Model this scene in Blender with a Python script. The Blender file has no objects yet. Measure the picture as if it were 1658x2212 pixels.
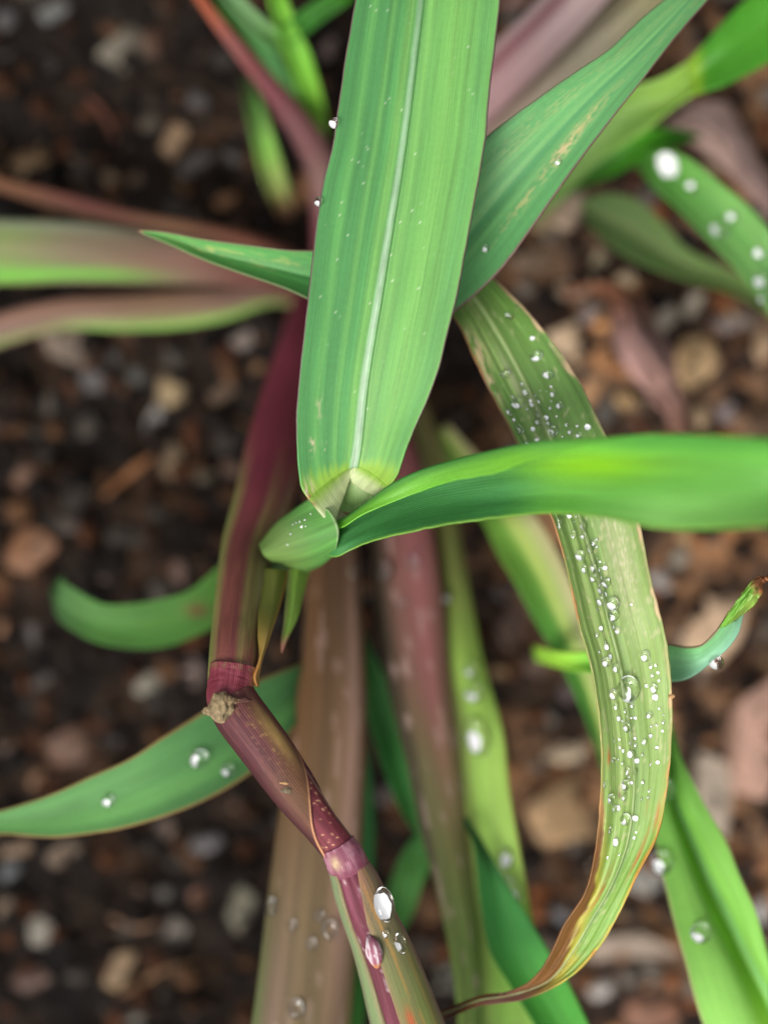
import bpy, math, random
import numpy as np
from mathutils import Vector, Matrix
from mathutils.bvhtree import BVHTree

rng = random.Random(7)
nrs = np.random.RandomState(11)
scene = bpy.context.scene
C = scene.collection

# ---------------------------------------------------------------- camera
# A macro view straight down on a grass tuft. Lengths in metres: the plane in focus is
# 48 mm above the soil and 300 mm below the lens, and 70 mm wide in the frame.
FOCUS_H, DIST, FRAME_W, VIEW_W, VIEW_H = 0.048, 0.300, 0.070, 1658.0, 2211.3
cam = bpy.data.cameras.new("camera")
cam.sensor_fit = 'HORIZONTAL'
cam.sensor_width = 24.0
cam.lens = 24.0 * DIST / FRAME_W
cam.clip_start = 0.005
cam.clip_end = 200.0
cam.dof.use_dof = True
cam.dof.focus_distance = DIST
cam.dof.aperture_fstop = 7.4
cam.dof.aperture_blades = 0
camo = bpy.data.objects.new("camera", cam)
camo.location = (0, 0, FOCUS_H + DIST)
C.objects.link(camo)
scene.camera = camo

# ---------------------------------------------------------------- sky and light
SUN_EL, SUN_AZ = math.radians(52), math.radians(215)       # azimuth clockwise from +Y: light comes from the lower left
world = bpy.data.worlds.new("World")
scene.world = world
world.use_nodes = True
wt = world.node_tree
bg = wt.nodes["Background"]
sky = wt.nodes.new("ShaderNodeTexSky")
sky.sky_type = 'NISHITA'
sky.sun_disc = False
sky.sun_elevation = SUN_EL
sky.sun_rotation = SUN_AZ
sky.air_density = 1.0
sky.dust_density = 6.0
sky.ozone_density = 0.6
hsv = wt.nodes.new("ShaderNodeHueSaturation")
hsv.inputs['Saturation'].default_value = 0.20
wt.links.new(sky.outputs[0], hsv.inputs['Color'])
wt.links.new(hsv.outputs[0], bg.inputs['Color'])
bg.inputs['Strength'].default_value = 0.12
sun = bpy.data.lights.new("sun", 'SUN')
sun.energy = 1.5
sun.angle = math.radians(24)
sun.color = (1.0, 0.96, 0.90)
suno = bpy.data.objects.new("sun", sun)
sd = Vector((math.sin(SUN_AZ) * math.cos(SUN_EL), math.cos(SUN_AZ) * math.cos(SUN_EL), math.sin(SUN_EL)))
suno.rotation_euler = sd.to_track_quat('Z', 'Y').to_euler()
suno.location = (0, 0, 1)
C.objects.link(suno)
scene.view_settings.view_transform = 'Standard'
scene.view_settings.look = 'None'
scene.view_settings.gamma = 1.0
scene.view_settings.exposure = 0.95
scene.cycles.use_denoising = True
scene.cycles.max_bounces = 10
scene.cycles.transmission_bounces = 8

# ---------------------------------------------------------------- helpers
PX = FRAME_W / VIEW_W
def sc_at(z):                      # metres per picture unit at a height z (mm) above the plane in focus
    return PX * (DIST - z / 1000.0) / DIST
def P(u, v, z):                    # a direction given in picture units + a height -> a point
    s = sc_at(z)
    return np.array([(u - VIEW_W / 2) * s, (VIEW_H / 2 - v) * s, FOCUS_H + z / 1000.0])
def PA(a):                         # the same for an array (..., 3)
    a = np.asarray(a, float)
    s = PX * (DIST - a[..., 2] / 1000.0) / DIST
    return np.stack([(a[..., 0] - VIEW_W / 2) * s, (VIEW_H / 2 - a[..., 1]) * s, FOCUS_H + a[..., 2] / 1000.0], -1)

def S(r, g, b, k=0.80):            # a colour read by eye -> linear base colour
    c = np.array([r, g, b], float) / 255.0
    return np.where(c <= 0.04045, c / 12.92, ((c + 0.055) / 1.055) ** 2.4) * k
def mix(a, b, f):
    f = np.asarray(f, float)[..., None]
    return a * (1 - f) + b * f
def ss(e0, e1, x):
    t = np.clip((np.asarray(x, float) - e0) / (e1 - e0), 0, 1)
    return t * t * (3 - 2 * t)
def gauss(x, c, w):
    return np.exp(-((np.asarray(x, float) - c) / w) ** 2)
def _hash(ix, iy, seed):
    h = (ix.astype(np.int64) * 374761393 + iy.astype(np.int64) * 668265263 + seed * 974634777) & 0xffffffff
    h = ((h ^ (h >> 13)) * 1274126177) & 0xffffffff
    h = h ^ (h >> 16)
    return (h & 0xffffff) / float(0xffffff)
def noise(x, y, seed=0):
    x = np.asarray(x, float) + 1000.0; y = np.asarray(y, float) + 1000.0
    x, y = np.broadcast_arrays(x, y)
    ix, iy = np.floor(x), np.floor(y)
    fx, fy = x - ix, y - iy
    fx = fx * fx * (3 - 2 * fx); fy = fy * fy * (3 - 2 * fy)
    a = _hash(ix, iy, seed); b = _hash(ix + 1, iy, seed)
    c = _hash(ix, iy + 1, seed); d = _hash(ix + 1, iy + 1, seed)
    return (a * (1 - fx) + b * fx) * (1 - fy) + (c * (1 - fx) + d * fx) * fy
def fbm(x, y, seed=0, oct=4):
    r, amp, tot = 0, 1.0, 0
    for i in range(oct):
        r = r + amp * noise(np.asarray(x) * 2 ** i, np.asarray(y) * 2 ** i, seed + i * 17); tot += amp; amp *= 0.5
    return r / tot
def spline(pts, n, par=None):
    p = np.asarray(pts, float)
    if len(p) == 2:
        t = np.linspace(0, 1, n)[:, None]
        return p[0] * (1 - t) + p[1] * t
    if par is None:
        d = np.linalg.norm(np.diff(p[:, :3], axis=0), axis=1) ** 0.75 + 1e-6
        par = np.concatenate([[0], np.cumsum(d)])
    par = np.asarray(par, float) / par[-1]
    m = np.empty_like(p)
    for i in range(len(p)):
        if i == 0: m[i] = (p[1] - p[0]) / (par[1] - par[0])
        elif i == len(p) - 1: m[i] = (p[-1] - p[-2]) / (par[-1] - par[-2])
        else:
            h0, h1 = par[i] - par[i - 1], par[i + 1] - par[i]
            m[i] = ((p[i] - p[i - 1]) / h0 * h1 + (p[i + 1] - p[i]) / h1 * h0) / (h0 + h1)
    t = np.linspace(0, 1, n)
    k = np.clip(np.searchsorted(par, t, side='right') - 1, 0, len(p) - 2)
    h = (par[k + 1] - par[k]); x = ((t - par[k]) / h)[:, None]; h = h[:, None]
    return ((2 * x ** 3 - 3 * x ** 2 + 1) * p[k] + (x ** 3 - 2 * x ** 2 + x) * h * m[k]
            + (-2 * x ** 3 + 3 * x ** 2) * p[k + 1] + (x ** 3 - x ** 2) * h * m[k + 1])

def mesh_obj(name, V, F, mat, parent=None, tint=None, uv=None, smooth=True):
    me = bpy.data.meshes.new(name)
    me.from_pydata([tuple(map(float, q)) for q in V], [], [tuple(map(int, f)) for f in F])
    if uv is not None:
        l = me.uv_layers.new(name="UVMap")
        idx = np.empty(len(me.loops), np.int32); me.loops.foreach_get("vertex_index", idx)
        l.data.foreach_set("uv", np.asarray(uv, np.float32)[idx].ravel())
    if tint is not None:
        at = me.attributes.new("tint", 'FLOAT_COLOR', 'POINT')
        c = np.ones((len(V), 4), np.float32); c[:, :3] = np.clip(tint, 0.002, 1)
        at.data.foreach_set("color", c.ravel())
    if smooth:
        me.polygons.foreach_set("use_smooth", [True] * len(me.polygons))
    me.materials.append(mat)
    me.update()
    o = bpy.data.objects.new(name, me)
    C.objects.link(o)
    if parent is not None:
        attach(o, parent)
    return o
WM = {}
def attach(o, parent):
    o.parent = parent
    o.matrix_parent_inverse = WM.get(parent.name, Matrix.Identity(4)).inverted()
    WM[o.name] = Matrix.Identity(4)
def thing(name, label, cat, loc, group=None):
    o = bpy.data.objects.new(name, None)
    o.empty_display_size = 0.005
    o.location = loc
    C.objects.link(o)
    WM[o.name] = Matrix.Translation(loc)
    tag(o, label, cat, group)
    return o
def tag(o, label, cat=None, group=None, kind=None):
    o["label"] = label
    if cat: o["category"] = cat
    if group: o["group"] = group
    if kind: o["kind"] = kind

# ---------------------------------------------------------------- materials
def N(nt, kind, **kw):
    n = nt.nodes.new(kind)
    for k, v in kw.items(): setattr(n, k, v)
    return n
def mathn(nt, op, a, b=None, c=None):
    n = N(nt, "ShaderNodeMath", operation=op)
    for i, x in enumerate((a, b, c)):
        if x is None: continue
        if isinstance(x, (int, float)): n.inputs[i].default_value = x
        else: nt.links.new(x, n.inputs[i])
    return n.outputs[0]
def plant_material(name, vein=0.19, gain=(1, 1, 1), transl=0.35, rough=0.42, bump=0.22, stripe=0.35, spec=0.45, tcol=(1.25, 1.35, 0.45)):
    """UV is in millimetres: x across, y along. The pigment comes from the point attribute 'tint'."""
    m = bpy.data.materials.new(name); m.use_nodes = True
    nt = m.node_tree; L = nt.links
    b = nt.nodes["Principled BSDF"]; out = nt.nodes["Material Output"]
    at = N(nt, "ShaderNodeAttribute", attribute_name="tint")
    uv = N(nt, "ShaderNodeUVMap")
    sep = N(nt, "ShaderNodeSeparateXYZ"); L.new(uv.outputs[0], sep.inputs[0])
    x, y = sep.outputs[0], sep.outputs[1]
    def stretched(kx, ky, detail=2.0):
        cmb = N(nt, "ShaderNodeCombineXYZ")
        L.new(mathn(nt, 'MULTIPLY', x, kx), cmb.inputs[0]); L.new(mathn(nt, 'MULTIPLY', y, ky), cmb.inputs[1])
        n = N(nt, "ShaderNodeTexNoise"); n.inputs['Scale'].default_value = 1.0; n.inputs['Detail'].default_value = detail
        L.new(cmb.outputs[0], n.inputs['Vector'])
        return n.outputs[0]
    broad = stretched(1.6, 0.045)
    fine = stretched(5.5, 0.11)
    mott = stretched(3.0, 2.0, 3.0)
    ph = mathn(nt, 'MULTIPLY_ADD', mott, 0.5, mathn(nt, 'MULTIPLY', x, 2 * math.pi / vein))
    sn = mathn(nt, 'SINE', ph)
    val = mathn(nt, 'MULTIPLY_ADD', broad, stripe * 1.0, 1.0 - stripe * 1.0)
    val = mathn(nt, 'ADD', val, mathn(nt, 'MULTIPLY', mathn(nt, 'SUBTRACT', fine, 0.25), stripe * 1.5))
    val = mathn(nt, 'ADD', val, mathn(nt, 'MULTIPLY', sn, stripe * 0.14))
    val = mathn(nt, 'ADD', val, mathn(nt, 'MULTIPLY', mathn(nt, 'SUBTRACT', mott, 0.5), 0.22))
    mul = N(nt, "ShaderNodeVectorMath", operation='SCALE')
    gn = N(nt, "ShaderNodeVectorMath", operation='MULTIPLY'); gn.inputs[1].default_value = gain
    L.new(at.outputs['Color'], gn.inputs[0]); L.new(gn.outputs[0], mul.inputs[0]); L.new(val, mul.inputs['Scale'])
    L.new(mul.outputs[0], b.inputs['Base Color'])
    rr = mathn(nt, 'MULTIPLY_ADD', mott, 0.25, rough - 0.12)
    L.new(rr, b.inputs['Roughness'])
    b.inputs['Specular IOR Level'].default_value = spec
    h = mathn(nt, 'ADD', mathn(nt, 'MULTIPLY', sn, 0.5), mathn(nt, 'MULTIPLY', fine, 1.5))
    bp = N(nt, "ShaderNodeBump"); bp.inputs['Strength'].default_value = bump; bp.inputs['Distance'].default_value = 0.00004
    L.new(h, bp.inputs['Height']); L.new(bp.outputs[0], b.inputs['Normal'])
    if transl > 0:
        tr = N(nt, "ShaderNodeBsdfTranslucent")
        tm = N(nt, "ShaderNodeVectorMath", operation='MULTIPLY'); tm.inputs[1].default_value = tcol
        L.new(mul.outputs[0], tm.inputs[0]); L.new(tm.outputs[0], tr.inputs['Color']); L.new(bp.outputs[0], tr.inputs['Normal'])
        mx = N(nt, "ShaderNodeMixShader"); mx.inputs[0].default_value = transl
        L.new(b.outputs[0], mx.inputs[1]); L.new(tr.outputs[0], mx.inputs[2]); L.new(mx.outputs[0], out.inputs['Surface'])
    return m
M_LEAF = plant_material("green_leaf", gain=(1.36, 1.14, 1.22), transl=0.31, stripe=0.30, rough=0.55, spec=0.5)
M_BACK = plant_material("matte_leaf", gain=(1.12, 1.0, 0.9), transl=0.30, stripe=0.22, rough=0.68, spec=0.3)
M_SOFT = plant_material("young_leaf", transl=0.50, stripe=0.26, rough=0.38, tcol=(1.5, 1.45, 0.35))
M_OLD = plant_material("yellowing_leaf", vein=0.22, transl=0.30, stripe=0.20, rough=0.5, tcol=(1.2, 1.2, 0.6))
M_STEM = plant_material("stem_skin", vein=0.22, transl=0.0, stripe=0.26, rough=0.62, bump=0.6, spec=0.25)
M_PALE = plant_material("pale_collar", vein=0.26, transl=0.35, stripe=0.30, rough=0.5, tcol=(1.1, 1.1, 0.9))
M_DEAD = plant_material("dead_leaf", vein=0.5, transl=0.15, stripe=0.35, rough=0.7, bump=1.0, spec=0.2, tcol=(1, 0.9, 0.8))

def stone_material():
    m = bpy.data.materials.new("stone"); m.use_nodes = True
    nt = m.node_tree; L = nt.links; b = nt.nodes["Principled BSDF"]
    oi = N(nt, "ShaderNodeObjectInfo")
    tc = N(nt, "ShaderNodeTexCoord")
    off = N(nt, "ShaderNodeVectorMath", operation='ADD')
    rv = N(nt, "ShaderNodeCombineXYZ")
    L.new(mathn(nt, 'MULTIPLY', oi.outputs['Random'], 37.0), rv.inputs[0])
    L.new(tc.outputs['Object'], off.inputs[0]); L.new(rv.outputs[0], off.inputs[1])
    n1 = N(nt, "ShaderNodeTexNoise"); n1.inputs['Scale'].default_value = 1.3; n1.inputs['Detail'].default_value = 5
    n2 = N(nt, "ShaderNodeTexNoise"); n2.inputs['Scale'].default_value = 6.0; n2.inputs['Detail'].default_value = 4
    L.new(off.outputs[0], n1.inputs['Vector']); L.new(off.outputs[0], n2.inputs['Vector'])
    v = mathn(nt, 'ADD', mathn(nt, 'MULTIPLY_ADD', n1.outputs[0], 1.1, 0.30), mathn(nt, 'MULTIPLY_ADD', n2.outputs[0], 0.6, -0.15))
    sc = N(nt, "ShaderNodeVectorMath", operation='SCALE'); L.new(oi.outputs['Color'], sc.inputs[0]); L.new(v, sc.inputs['Scale'])
    soil = N(nt, "ShaderNodeMix", data_type='RGBA')
    soil.inputs['B'].default_value = (0.045, 0.028, 0.017, 1)
    dirt = N(nt, "ShaderNodeTexNoise"); dirt.inputs['Scale'].default_value = 2.2; dirt.inputs['Detail'].default_value = 6
    L.new(off.outputs[0], dirt.inputs['Vector'])
    mr = N(nt, "ShaderNodeMapRange"); mr.inputs['From Min'].default_value = 0.52; mr.inputs['From Max'].default_value = 0.68
    L.new(dirt.outputs[0], mr.inputs['Value'])
    L.new(mathn(nt, 'MULTIPLY', mr.outputs[0], 0.8), soil.inputs['Factor'])
    L.new(sc.outputs[0], soil.inputs['A']); L.new(soil.outputs['Result'], b.inputs['Base Color'])
    b.inputs['Roughness'].default_value = 0.6
    bp = N(nt, "ShaderNodeBump"); bp.inputs['Strength'].default_value = 0.6; bp.inputs['Distance'].default_value = 0.0003
    L.new(n2.outputs[0], bp.inputs['Height']); L.new(bp.outputs[0], b.inputs['Normal'])
    return m
M_STONE = stone_material()

def soil_material(name, attr):
    m = bpy.data.materials.new(name); m.use_nodes = True
    nt = m.node_tree; L = nt.links; b = nt.nodes["Principled BSDF"]
    geo = N(nt, "ShaderNodeNewGeometry")
    n1 = N(nt, "ShaderNodeTexNoise"); n1.inputs['Scale'].default_value = 90.0; n1.inputs['Detail'].default_value = 6
    n2 = N(nt, "ShaderNodeTexNoise"); n2.inputs['Scale'].default_value = 700.0; n2.inputs['Detail'].default_value = 5
    L.new(geo.outputs['Position'], n1.inputs['Vector']); L.new(geo.outputs['Position'], n2.inputs['Vector'])
    if attr:
        at = N(nt, "ShaderNodeAttribute", attribute_name="tint")
        sc = N(nt, "ShaderNodeVectorMath", operation='SCALE'); L.new(at.outputs['Color'], sc.inputs[0])
        L.new(mathn(nt, 'MULTIPLY_ADD', n2.outputs[0], 0.8, 0.2), sc.inputs['Scale'])
        L.new(sc.outputs[0], b.inputs['Base Color'])
    else:
        r = N(nt, "ShaderNodeValToRGB")
        e = r.color_ramp.elements
        e[0].position = 0.38; e[0].color = (0.0045, 0.003, 0.0024, 1)
        e[1].position = 0.72; e[1].color = (0.050, 0.025, 0.012, 1)
        k = e.new(0.52); k.color = (0.013, 0.0078, 0.0048, 1)
        L.new(n1.outputs[0], r.inputs[0])
        sc = N(nt, "ShaderNodeVectorMath", operation='SCALE'); L.new(r.outputs[0], sc.inputs[0])
        sx = N(nt, "ShaderNodeSeparateXYZ"); L.new(geo.outputs['Position'], sx.inputs[0])
        right_light = N(nt, "ShaderNodeMapRange"); right_light.interpolation_type = 'SMOOTHSTEP'  # soil colour raised towards the right to paint in the stronger light there
        right_light.inputs['From Min'].default_value = 0.002; right_light.inputs['From Max'].default_value = 0.026
        right_light.inputs['To Min'].default_value = 0.6; right_light.inputs['To Max'].default_value = 7.5
        L.new(mathn(nt, 'MULTIPLY_ADD', n1.outputs[0], 0.02, mathn(nt, 'SUBTRACT', sx.outputs[0], 0.01)), right_light.inputs['Value'])
        L.new(mathn(nt, 'MULTIPLY', mathn(nt, 'MULTIPLY_ADD', n2.outputs[0], 1.4, 0.3), right_light.outputs[0]), sc.inputs['Scale'])
        L.new(sc.outputs[0], b.inputs['Base Color'])
    b.inputs['Roughness'].default_value = 0.9
    b.inputs['Specular IOR Level'].default_value = 0.15
    bp = N(nt, "ShaderNodeBump"); bp.inputs['Strength'].default_value = 0.8; bp.inputs['Distance'].default_value = 0.0006
    L.new(n2.outputs[0], bp.inputs['Height']); L.new(bp.outputs[0], b.inputs['Normal'])
    return m
M_SOIL = soil_material("soil", False)
M_CRUMB = soil_material("soil_crumbs", True)

def water_material():
    m = bpy.data.materials.new("water"); m.use_nodes = True
    b = m.node_tree.nodes["Principled BSDF"]
    b.inputs['Base Color'].default_value = (1, 1, 1, 1)
    b.inputs['Transmission Weight'].default_value = 1.0
    b.inputs['Roughness'].default_value = 0.0
    b.inputs['IOR'].default_value = 1.333
    b.inputs['Specular IOR Level'].default_value = 0.5
    return m
M_WATER = water_material()

# ---------------------------------------------------------------- the ground
def soil_height(x, y):             # metres
    h = (fbm(x * 90, y * 90, 3, 4) - 0.5) * 0.0060 + (fbm(x * 420, y * 420, 9, 3) - 0.5) * 0.0022
    far = np.clip(1.2 - np.hypot(x, y) / 2.0, 0, 1)
    return h * far
def build_ground():
    def axis(half, step):
        a = list(np.arange(0, half, step)); g = step
        while a[-1] < 20:
            g *= 1.35; a.append(a[-1] + g)
        a = np.array(a)
        return np.concatenate([-a[:0:-1], a])
    xs, ys = axis(0.056, 0.0006), axis(0.070, 0.0006)
    X, Y = np.meshgrid(xs, ys)
    Z = soil_height(X, Y)
    V = np.stack([X, Y, Z], -1).reshape(-1, 3)
    nx, ny = len(xs), len(ys)
    i = np.arange(ny - 1)[:, None] * nx + np.arange(nx - 1)[None]
    F = np.stack([i, i + 1, i + nx + 1, i + nx], -1).reshape(-1, 4)
    o = mesh_obj("ground", V, F, M_SOIL)
    o["label"] = "dark brown soil under the grass"; o["kind"] = "structure"
build_ground()
def ground_pt(u, v, lift=0.0):     # where a picture direction meets the soil
    z = -FOCUS_H * 1000
    for _ in range(4):
        p = P(u, v, z)
        z = float(soil_height(np.array(p[0]), np.array(p[1]))) * 1000 - FOCUS_H * 1000
    p = P(u, v, z); p[2] += lift
    return p

# pebble shapes: icospheres pushed and cut into stones
def ico(sub):
    import bmesh
    bm = bmesh.new(); bmesh.ops.create_icosphere(bm, subdivisions=sub, radius=1.0)
    V = np.array([v.co[:] for v in bm.verts]); F = [[v.index for v in f.verts] for f in bm.faces]
    bm.free()
    return V, F
ICO1, ICO2, ICO3 = ico(1), ico(2), ico(3)
def rock(seed, base, cuts=7, rough=0.10):
    r = np.random.RandomState(seed)
    V = base[0].copy()
    for _ in range(cuts):
        n = r.normal(size=3); n /= np.linalg.norm(n); d = r.uniform(0.40, 0.72)
        e = V @ n - d
        V = V - np.outer(np.clip(e, 0, None) * 0.97, n)
    k = 1 + rough * (fbm(V[:, 0] * 2.1 + seed, V[:, 1] * 2.1 + V[:, 2] * 1.7, seed, 3) - 0.5) * 2
    V = V * k[:, None]
    return V / np.abs(V).max(0), base[1]
ROCKS = []
for i in range(10):
    V, F = rock(40 + i, ICO3 if i < 5 else ICO2, 10 + i % 4, .05)
    me = bpy.data.meshes.new("stone"); me.from_pydata(V.tolist(), [], F)
    me.polygons.foreach_set("use_smooth", [False] * len(me.polygons)); me.materials.append(M_STONE); me.update()
    ROCKS.append(me)
PLACED = []
def stone(u, v, ru, rv, col, label=None, rot=0.0, flat=0.6, group=None, name="pebble", sink=0.35, mesh=None, k=0.56):
    o = bpy.data.objects.new(name, mesh or ROCKS[rng.randrange(10 if max(ru, rv) < 30 else 5)])
    p = ground_pt(u, v)
    s = sc_at(-FOCUS_H * 1000)
    a, b = ru * s, rv * s
    c = min(a, b) * flat
    o.scale = (a, b, c)
    o.rotation_euler = (rng.uniform(-.15, .15), rng.uniform(-.15, .15), math.radians(rot))
    o.location = (p[0], p[1], p[2] + c * (1 - 2 * sink) + 0.0002)
    l = S(*col, 0.35 + 0.55 * float(ss(800, 1250, u)))  # stone colours also rise towards the right, painting in its stronger light
    o.color = (*map(float, l), 1)
    C.objects.link(o)
    tag(o, label, "stone", group)
    PLACED.append((u, v, max(ru, rv)))
    return o

GREY, PALE, TAN, ORANGE, BROWN, MAUVE = (128, 124, 118), (190, 176, 155), (172, 138, 92), (168, 112, 66), (105, 72, 50), (128, 98, 88)
STONES = [
 # u, v, ru, rv, rot, colour, label
 (258, 118, 64, 54, 20, (150, 140, 120), "large grey beige stone above the left stems, beside the thin red stem"),
 (120, 25, 36, 30, 0, (130, 130, 125), "pale grey stone next to the large grey beige stone"),
 (12, 48, 28, 34, 0, (110, 108, 108), "grey stone on dark soil, above the thin reddish stem"),
 (10, 112, 22, 18, 0, (112, 100, 96), None), (42, 146, 26, 20, 0, (105, 92, 76), None),
 (380, 298, 36, 44, 15, (160, 125, 85), "oval tan stone on black soil above the left stems"),
 (318, 268, 22, 32, -25, (100, 88, 66), None), (424, 352, 44, 30, 10, (74, 68, 68), "flat dark grey stone beside the oval tan stone"),
 (52, 352, 56, 26, 0, (165, 125, 75), "long tan stone lying along the thin reddish stem"),
 (160, 325, 18, 24, 0, (130, 95, 60), None), (236, 380, 22, 20, 0, (145, 115, 75), None), (288, 388, 30, 26, 0, (120, 88, 58), None),
 (482, 434, 30, 34, 0, (178, 122, 70), "round orange tan stone below the small green seedling blade"),
 (655, 405, 24, 44, 20, (165, 108, 55), "orange brown stone under the lower end of the red stem"),
 (518, 300, 17, 16, 0, (110, 105, 105), None), (430, 222, 26, 24, 0, (78, 72, 72), None), (322, 92, 26, 34, 0, (110, 70, 45), None),
 (702, 115, 20, 44, -20, (150, 125, 115), "narrow pinkish stone beside the seedling and the broad blade"),
 (150, 750, 62, 54, 0, (125, 104, 82), "broad grey tan stone just under the bending left stem"), (192, 822, 36, 26, 0, (96, 92, 92), None),
 (368, 833, 38, 46, 0, (196, 168, 122), "cream oval stone on dark soil left of the red stem"), (290, 810, 22, 26, 30, (96, 94, 86), None),
 (520, 740, 26, 50, -28, (150, 134, 124), "grey elongated stone close to the red stem"), (560, 800, 18, 22, 0, (150, 105, 55), None),
 (332, 912, 18, 46, -28, (170, 164, 158), "long whitish stone sliver on dark soil"), (372, 990, 24, 50, 5, (140, 112, 74), "long tan stone at the end of the whitish sliver"),
 (482, 848, 32, 28, 0, (120, 92, 64), None), (50, 1020, 36, 34, 0, (125, 82, 50), None), (440, 1026, 22, 18, 0, (104, 92, 66), None),
 (504, 1015, 28, 24, 0, (108, 72, 46), None), (105, 880, 16, 34, 0, (92, 82, 64), None),
 (62, 1205, 74, 64, 15, (165, 110, 68), "large orange brown stone above the curved green leaf"),
 (18, 1362, 24, 22, 0, (185, 125, 75), "small orange stone left of the curved green leaf"),
 (240, 1232, 28, 24, 0, (120, 88, 66), None), (145, 1128, 32, 24, 0, (78, 60, 48), None), (385, 1238, 24, 34, 0, (105, 70, 48), None),
 (328, 1476, 40, 26, 40, (165, 158, 138), "whitish stone under the curved green leaf"), (404, 1446, 50, 46, 0, (118, 90, 78), "mauve brown stone between the two left leaves"),
 (82, 1382, 22, 40, 40, (98, 94, 92), None), (96, 1470, 30, 24, 0, (70, 58, 48), None), (142, 1612, 62, 46, 10, (118, 78, 52), "reddish brown clod of stone above the spotted left leaf"),
 (236, 1600, 34, 24, 0, (88, 82, 80), None), (75, 1688, 16, 34, -25, (160, 118, 78), None), (20, 1615, 28, 20, 0, (92, 64, 46), None),
 (42, 1832, 40, 24, 30, (150, 118, 84), None), (18, 1880, 32, 20, 35, (105, 110, 112), None), (140, 1840, 40, 34, 0, (135, 110, 84), "tan stone in a dark hollow under the spotted left leaf"),
 (8, 1965, 22, 66, 0, (150, 125, 98), "tall beige stone beside the white grey stone"), (88, 2022, 36, 42, 30, (185, 176, 160), "white grey stone beside the tall beige stone"),
 (262, 2088, 50, 40, 35, (160, 128, 86), "stone with rusty orange side near a rootlet"), (376, 2020, 36, 62, 10, (128, 116, 104), "upright grey stone beside the rootlet"),
 (522, 1955, 36, 64, 15, (128, 122, 98), "olive grey stone along the brown stem"), (426, 1932, 22, 26, 0, (140, 92, 70), None),
 (440, 1820, 44, 24, 15, (112, 108, 110), "bluish grey stone in the shade of the spotted left leaf"), (352, 1788, 38, 24, -10, (110, 86, 68), None),
 (290, 2192, 70, 34, 5, (125, 122, 108), "broad grey stone below the rusty sided stone"), (355, 1930, 16, 20, 0, (95, 90, 80), None), (60, 2120, 55, 40, 0, (96, 62, 42), None),
 (1232, 622, 44, 24, 5, (176, 160, 145), "flat pale stone under the tip of the yellowing leaf base"), (1290, 572, 26, 40, 10, (190, 172, 138), "cream stone next to the dull green leaf tip"),
 (1345, 612, 30, 44, -10, (196, 172, 138), "cream stone at the upper end of the twisted dead leaf"), (1208, 735, 44, 42, 0, (184, 158, 128), "beige stone beside the yellowing leaf's outer edge"),
 (1298, 702, 22, 20, 0, (190, 135, 82), "small orange stone beside the twisted dead leaf"), (1268, 850, 30, 54, -25, (176, 132, 92), "long orange tan stone next to the yellowing leaf"),
 (1300, 900, 26, 46, -10, (80, 76, 70), None), (1488, 800, 64, 76, 0, (205, 168, 122), "large cream stone with orange patch behind the twisted dead leaf"),
 (1430, 690, 34, 50, -15, (150, 138, 122), None), (1578, 700, 40, 26, 30, (120, 108, 104), None), (1578, 890, 44, 30, 0, (120, 108, 108), None), (1270, 680, 34, 24, 0, (120, 112, 110), None),
 (1640, 760, 30, 46, 0, (170, 140, 110), "tan stone under the large wet leaf on the right side"),
 (1420, 1252, 36, 26, 0, (160, 155, 150), "pale grey stone between the yellowing leaf and the curled leaf tip"), (1540, 1345, 66, 108, -25, (205, 172, 140), "large cream stone behind the curled leaf"),
 (1622, 1580, 70, 150, -8, (166, 128, 110), "very large pinkish brown stone below the curled leaf"), (1538, 1700, 60, 112, 28, (168, 152, 134), "large grey beige stone behind the bright wet leaf"),
 (1222, 1632, 72, 32, 5, (190, 168, 140), "flat cream stone left of the yellowing leaf"), (1202, 1752, 88, 74, 10, (172, 138, 98), "large tan stone left of the yellowing leaf's lower half"),
 (1398, 1905, 50, 48, 0, (145, 140, 132), "round grey stone between the yellowing leaf and the wet leaf"), (1352, 2040, 125, 48, -12, (130, 112, 96), "long brownish stone beneath the brown leaf tip"),
 (1290, 2142, 34, 30, 0, (168, 162, 156), "small white grey stone beneath the brown leaf tip"), (1208, 1984, 32, 28, 0, (104, 104, 108), None), (1400, 2180, 75, 46, 0, (112, 72, 50), None),
 (960, 2112, 32, 34, 0, (120, 118, 106), None), (1110, 1340, 44, 70, 10, (92, 66, 52), "dull brown stone between the stems and the pale striped leaf"), (1096, 1268, 34, 30, 0, (74, 66, 62), None), (1150, 1440, 44, 30, 0, (104, 80, 64), None),
 (1170, 470, 46, 60, 20, (150, 130, 96), "broad tan stone under the diagonal blade's edge"), (1225, 440, 34, 60, -10, (165, 142, 120), None), (1150, 560, 60, 30, 10, (98, 78, 58), None), (1088, 300, 30, 50, 0, (120, 84, 52), None),
 (1640, 2000, 30, 70, 0, (150, 148, 145), None), (1510, 110, 36, 60, -30, (130, 92, 70), None), (1600, 300, 40, 40, 0, (110, 84, 66), None), (1500, 470, 26, 40, 30, (165, 120, 96), None),
 (1230, 1500, 40, 34, 0, (108, 92, 90), None), (845, 2060, 36, 44, 0, (95, 90, 84), None), (850, 1710, 40, 34, 0, (70, 60, 54), None), (1180, 2040, 30, 26, 0, (90, 72, 60), None),
]
def colour_word(c):
    r, g, b = c
    if r - b < 18: return "grey"
    if r > 150: return "orange tan" if r - g > 42 else "tan"
    return "dull brown" if r > 85 else "dark brown"
import re
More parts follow.
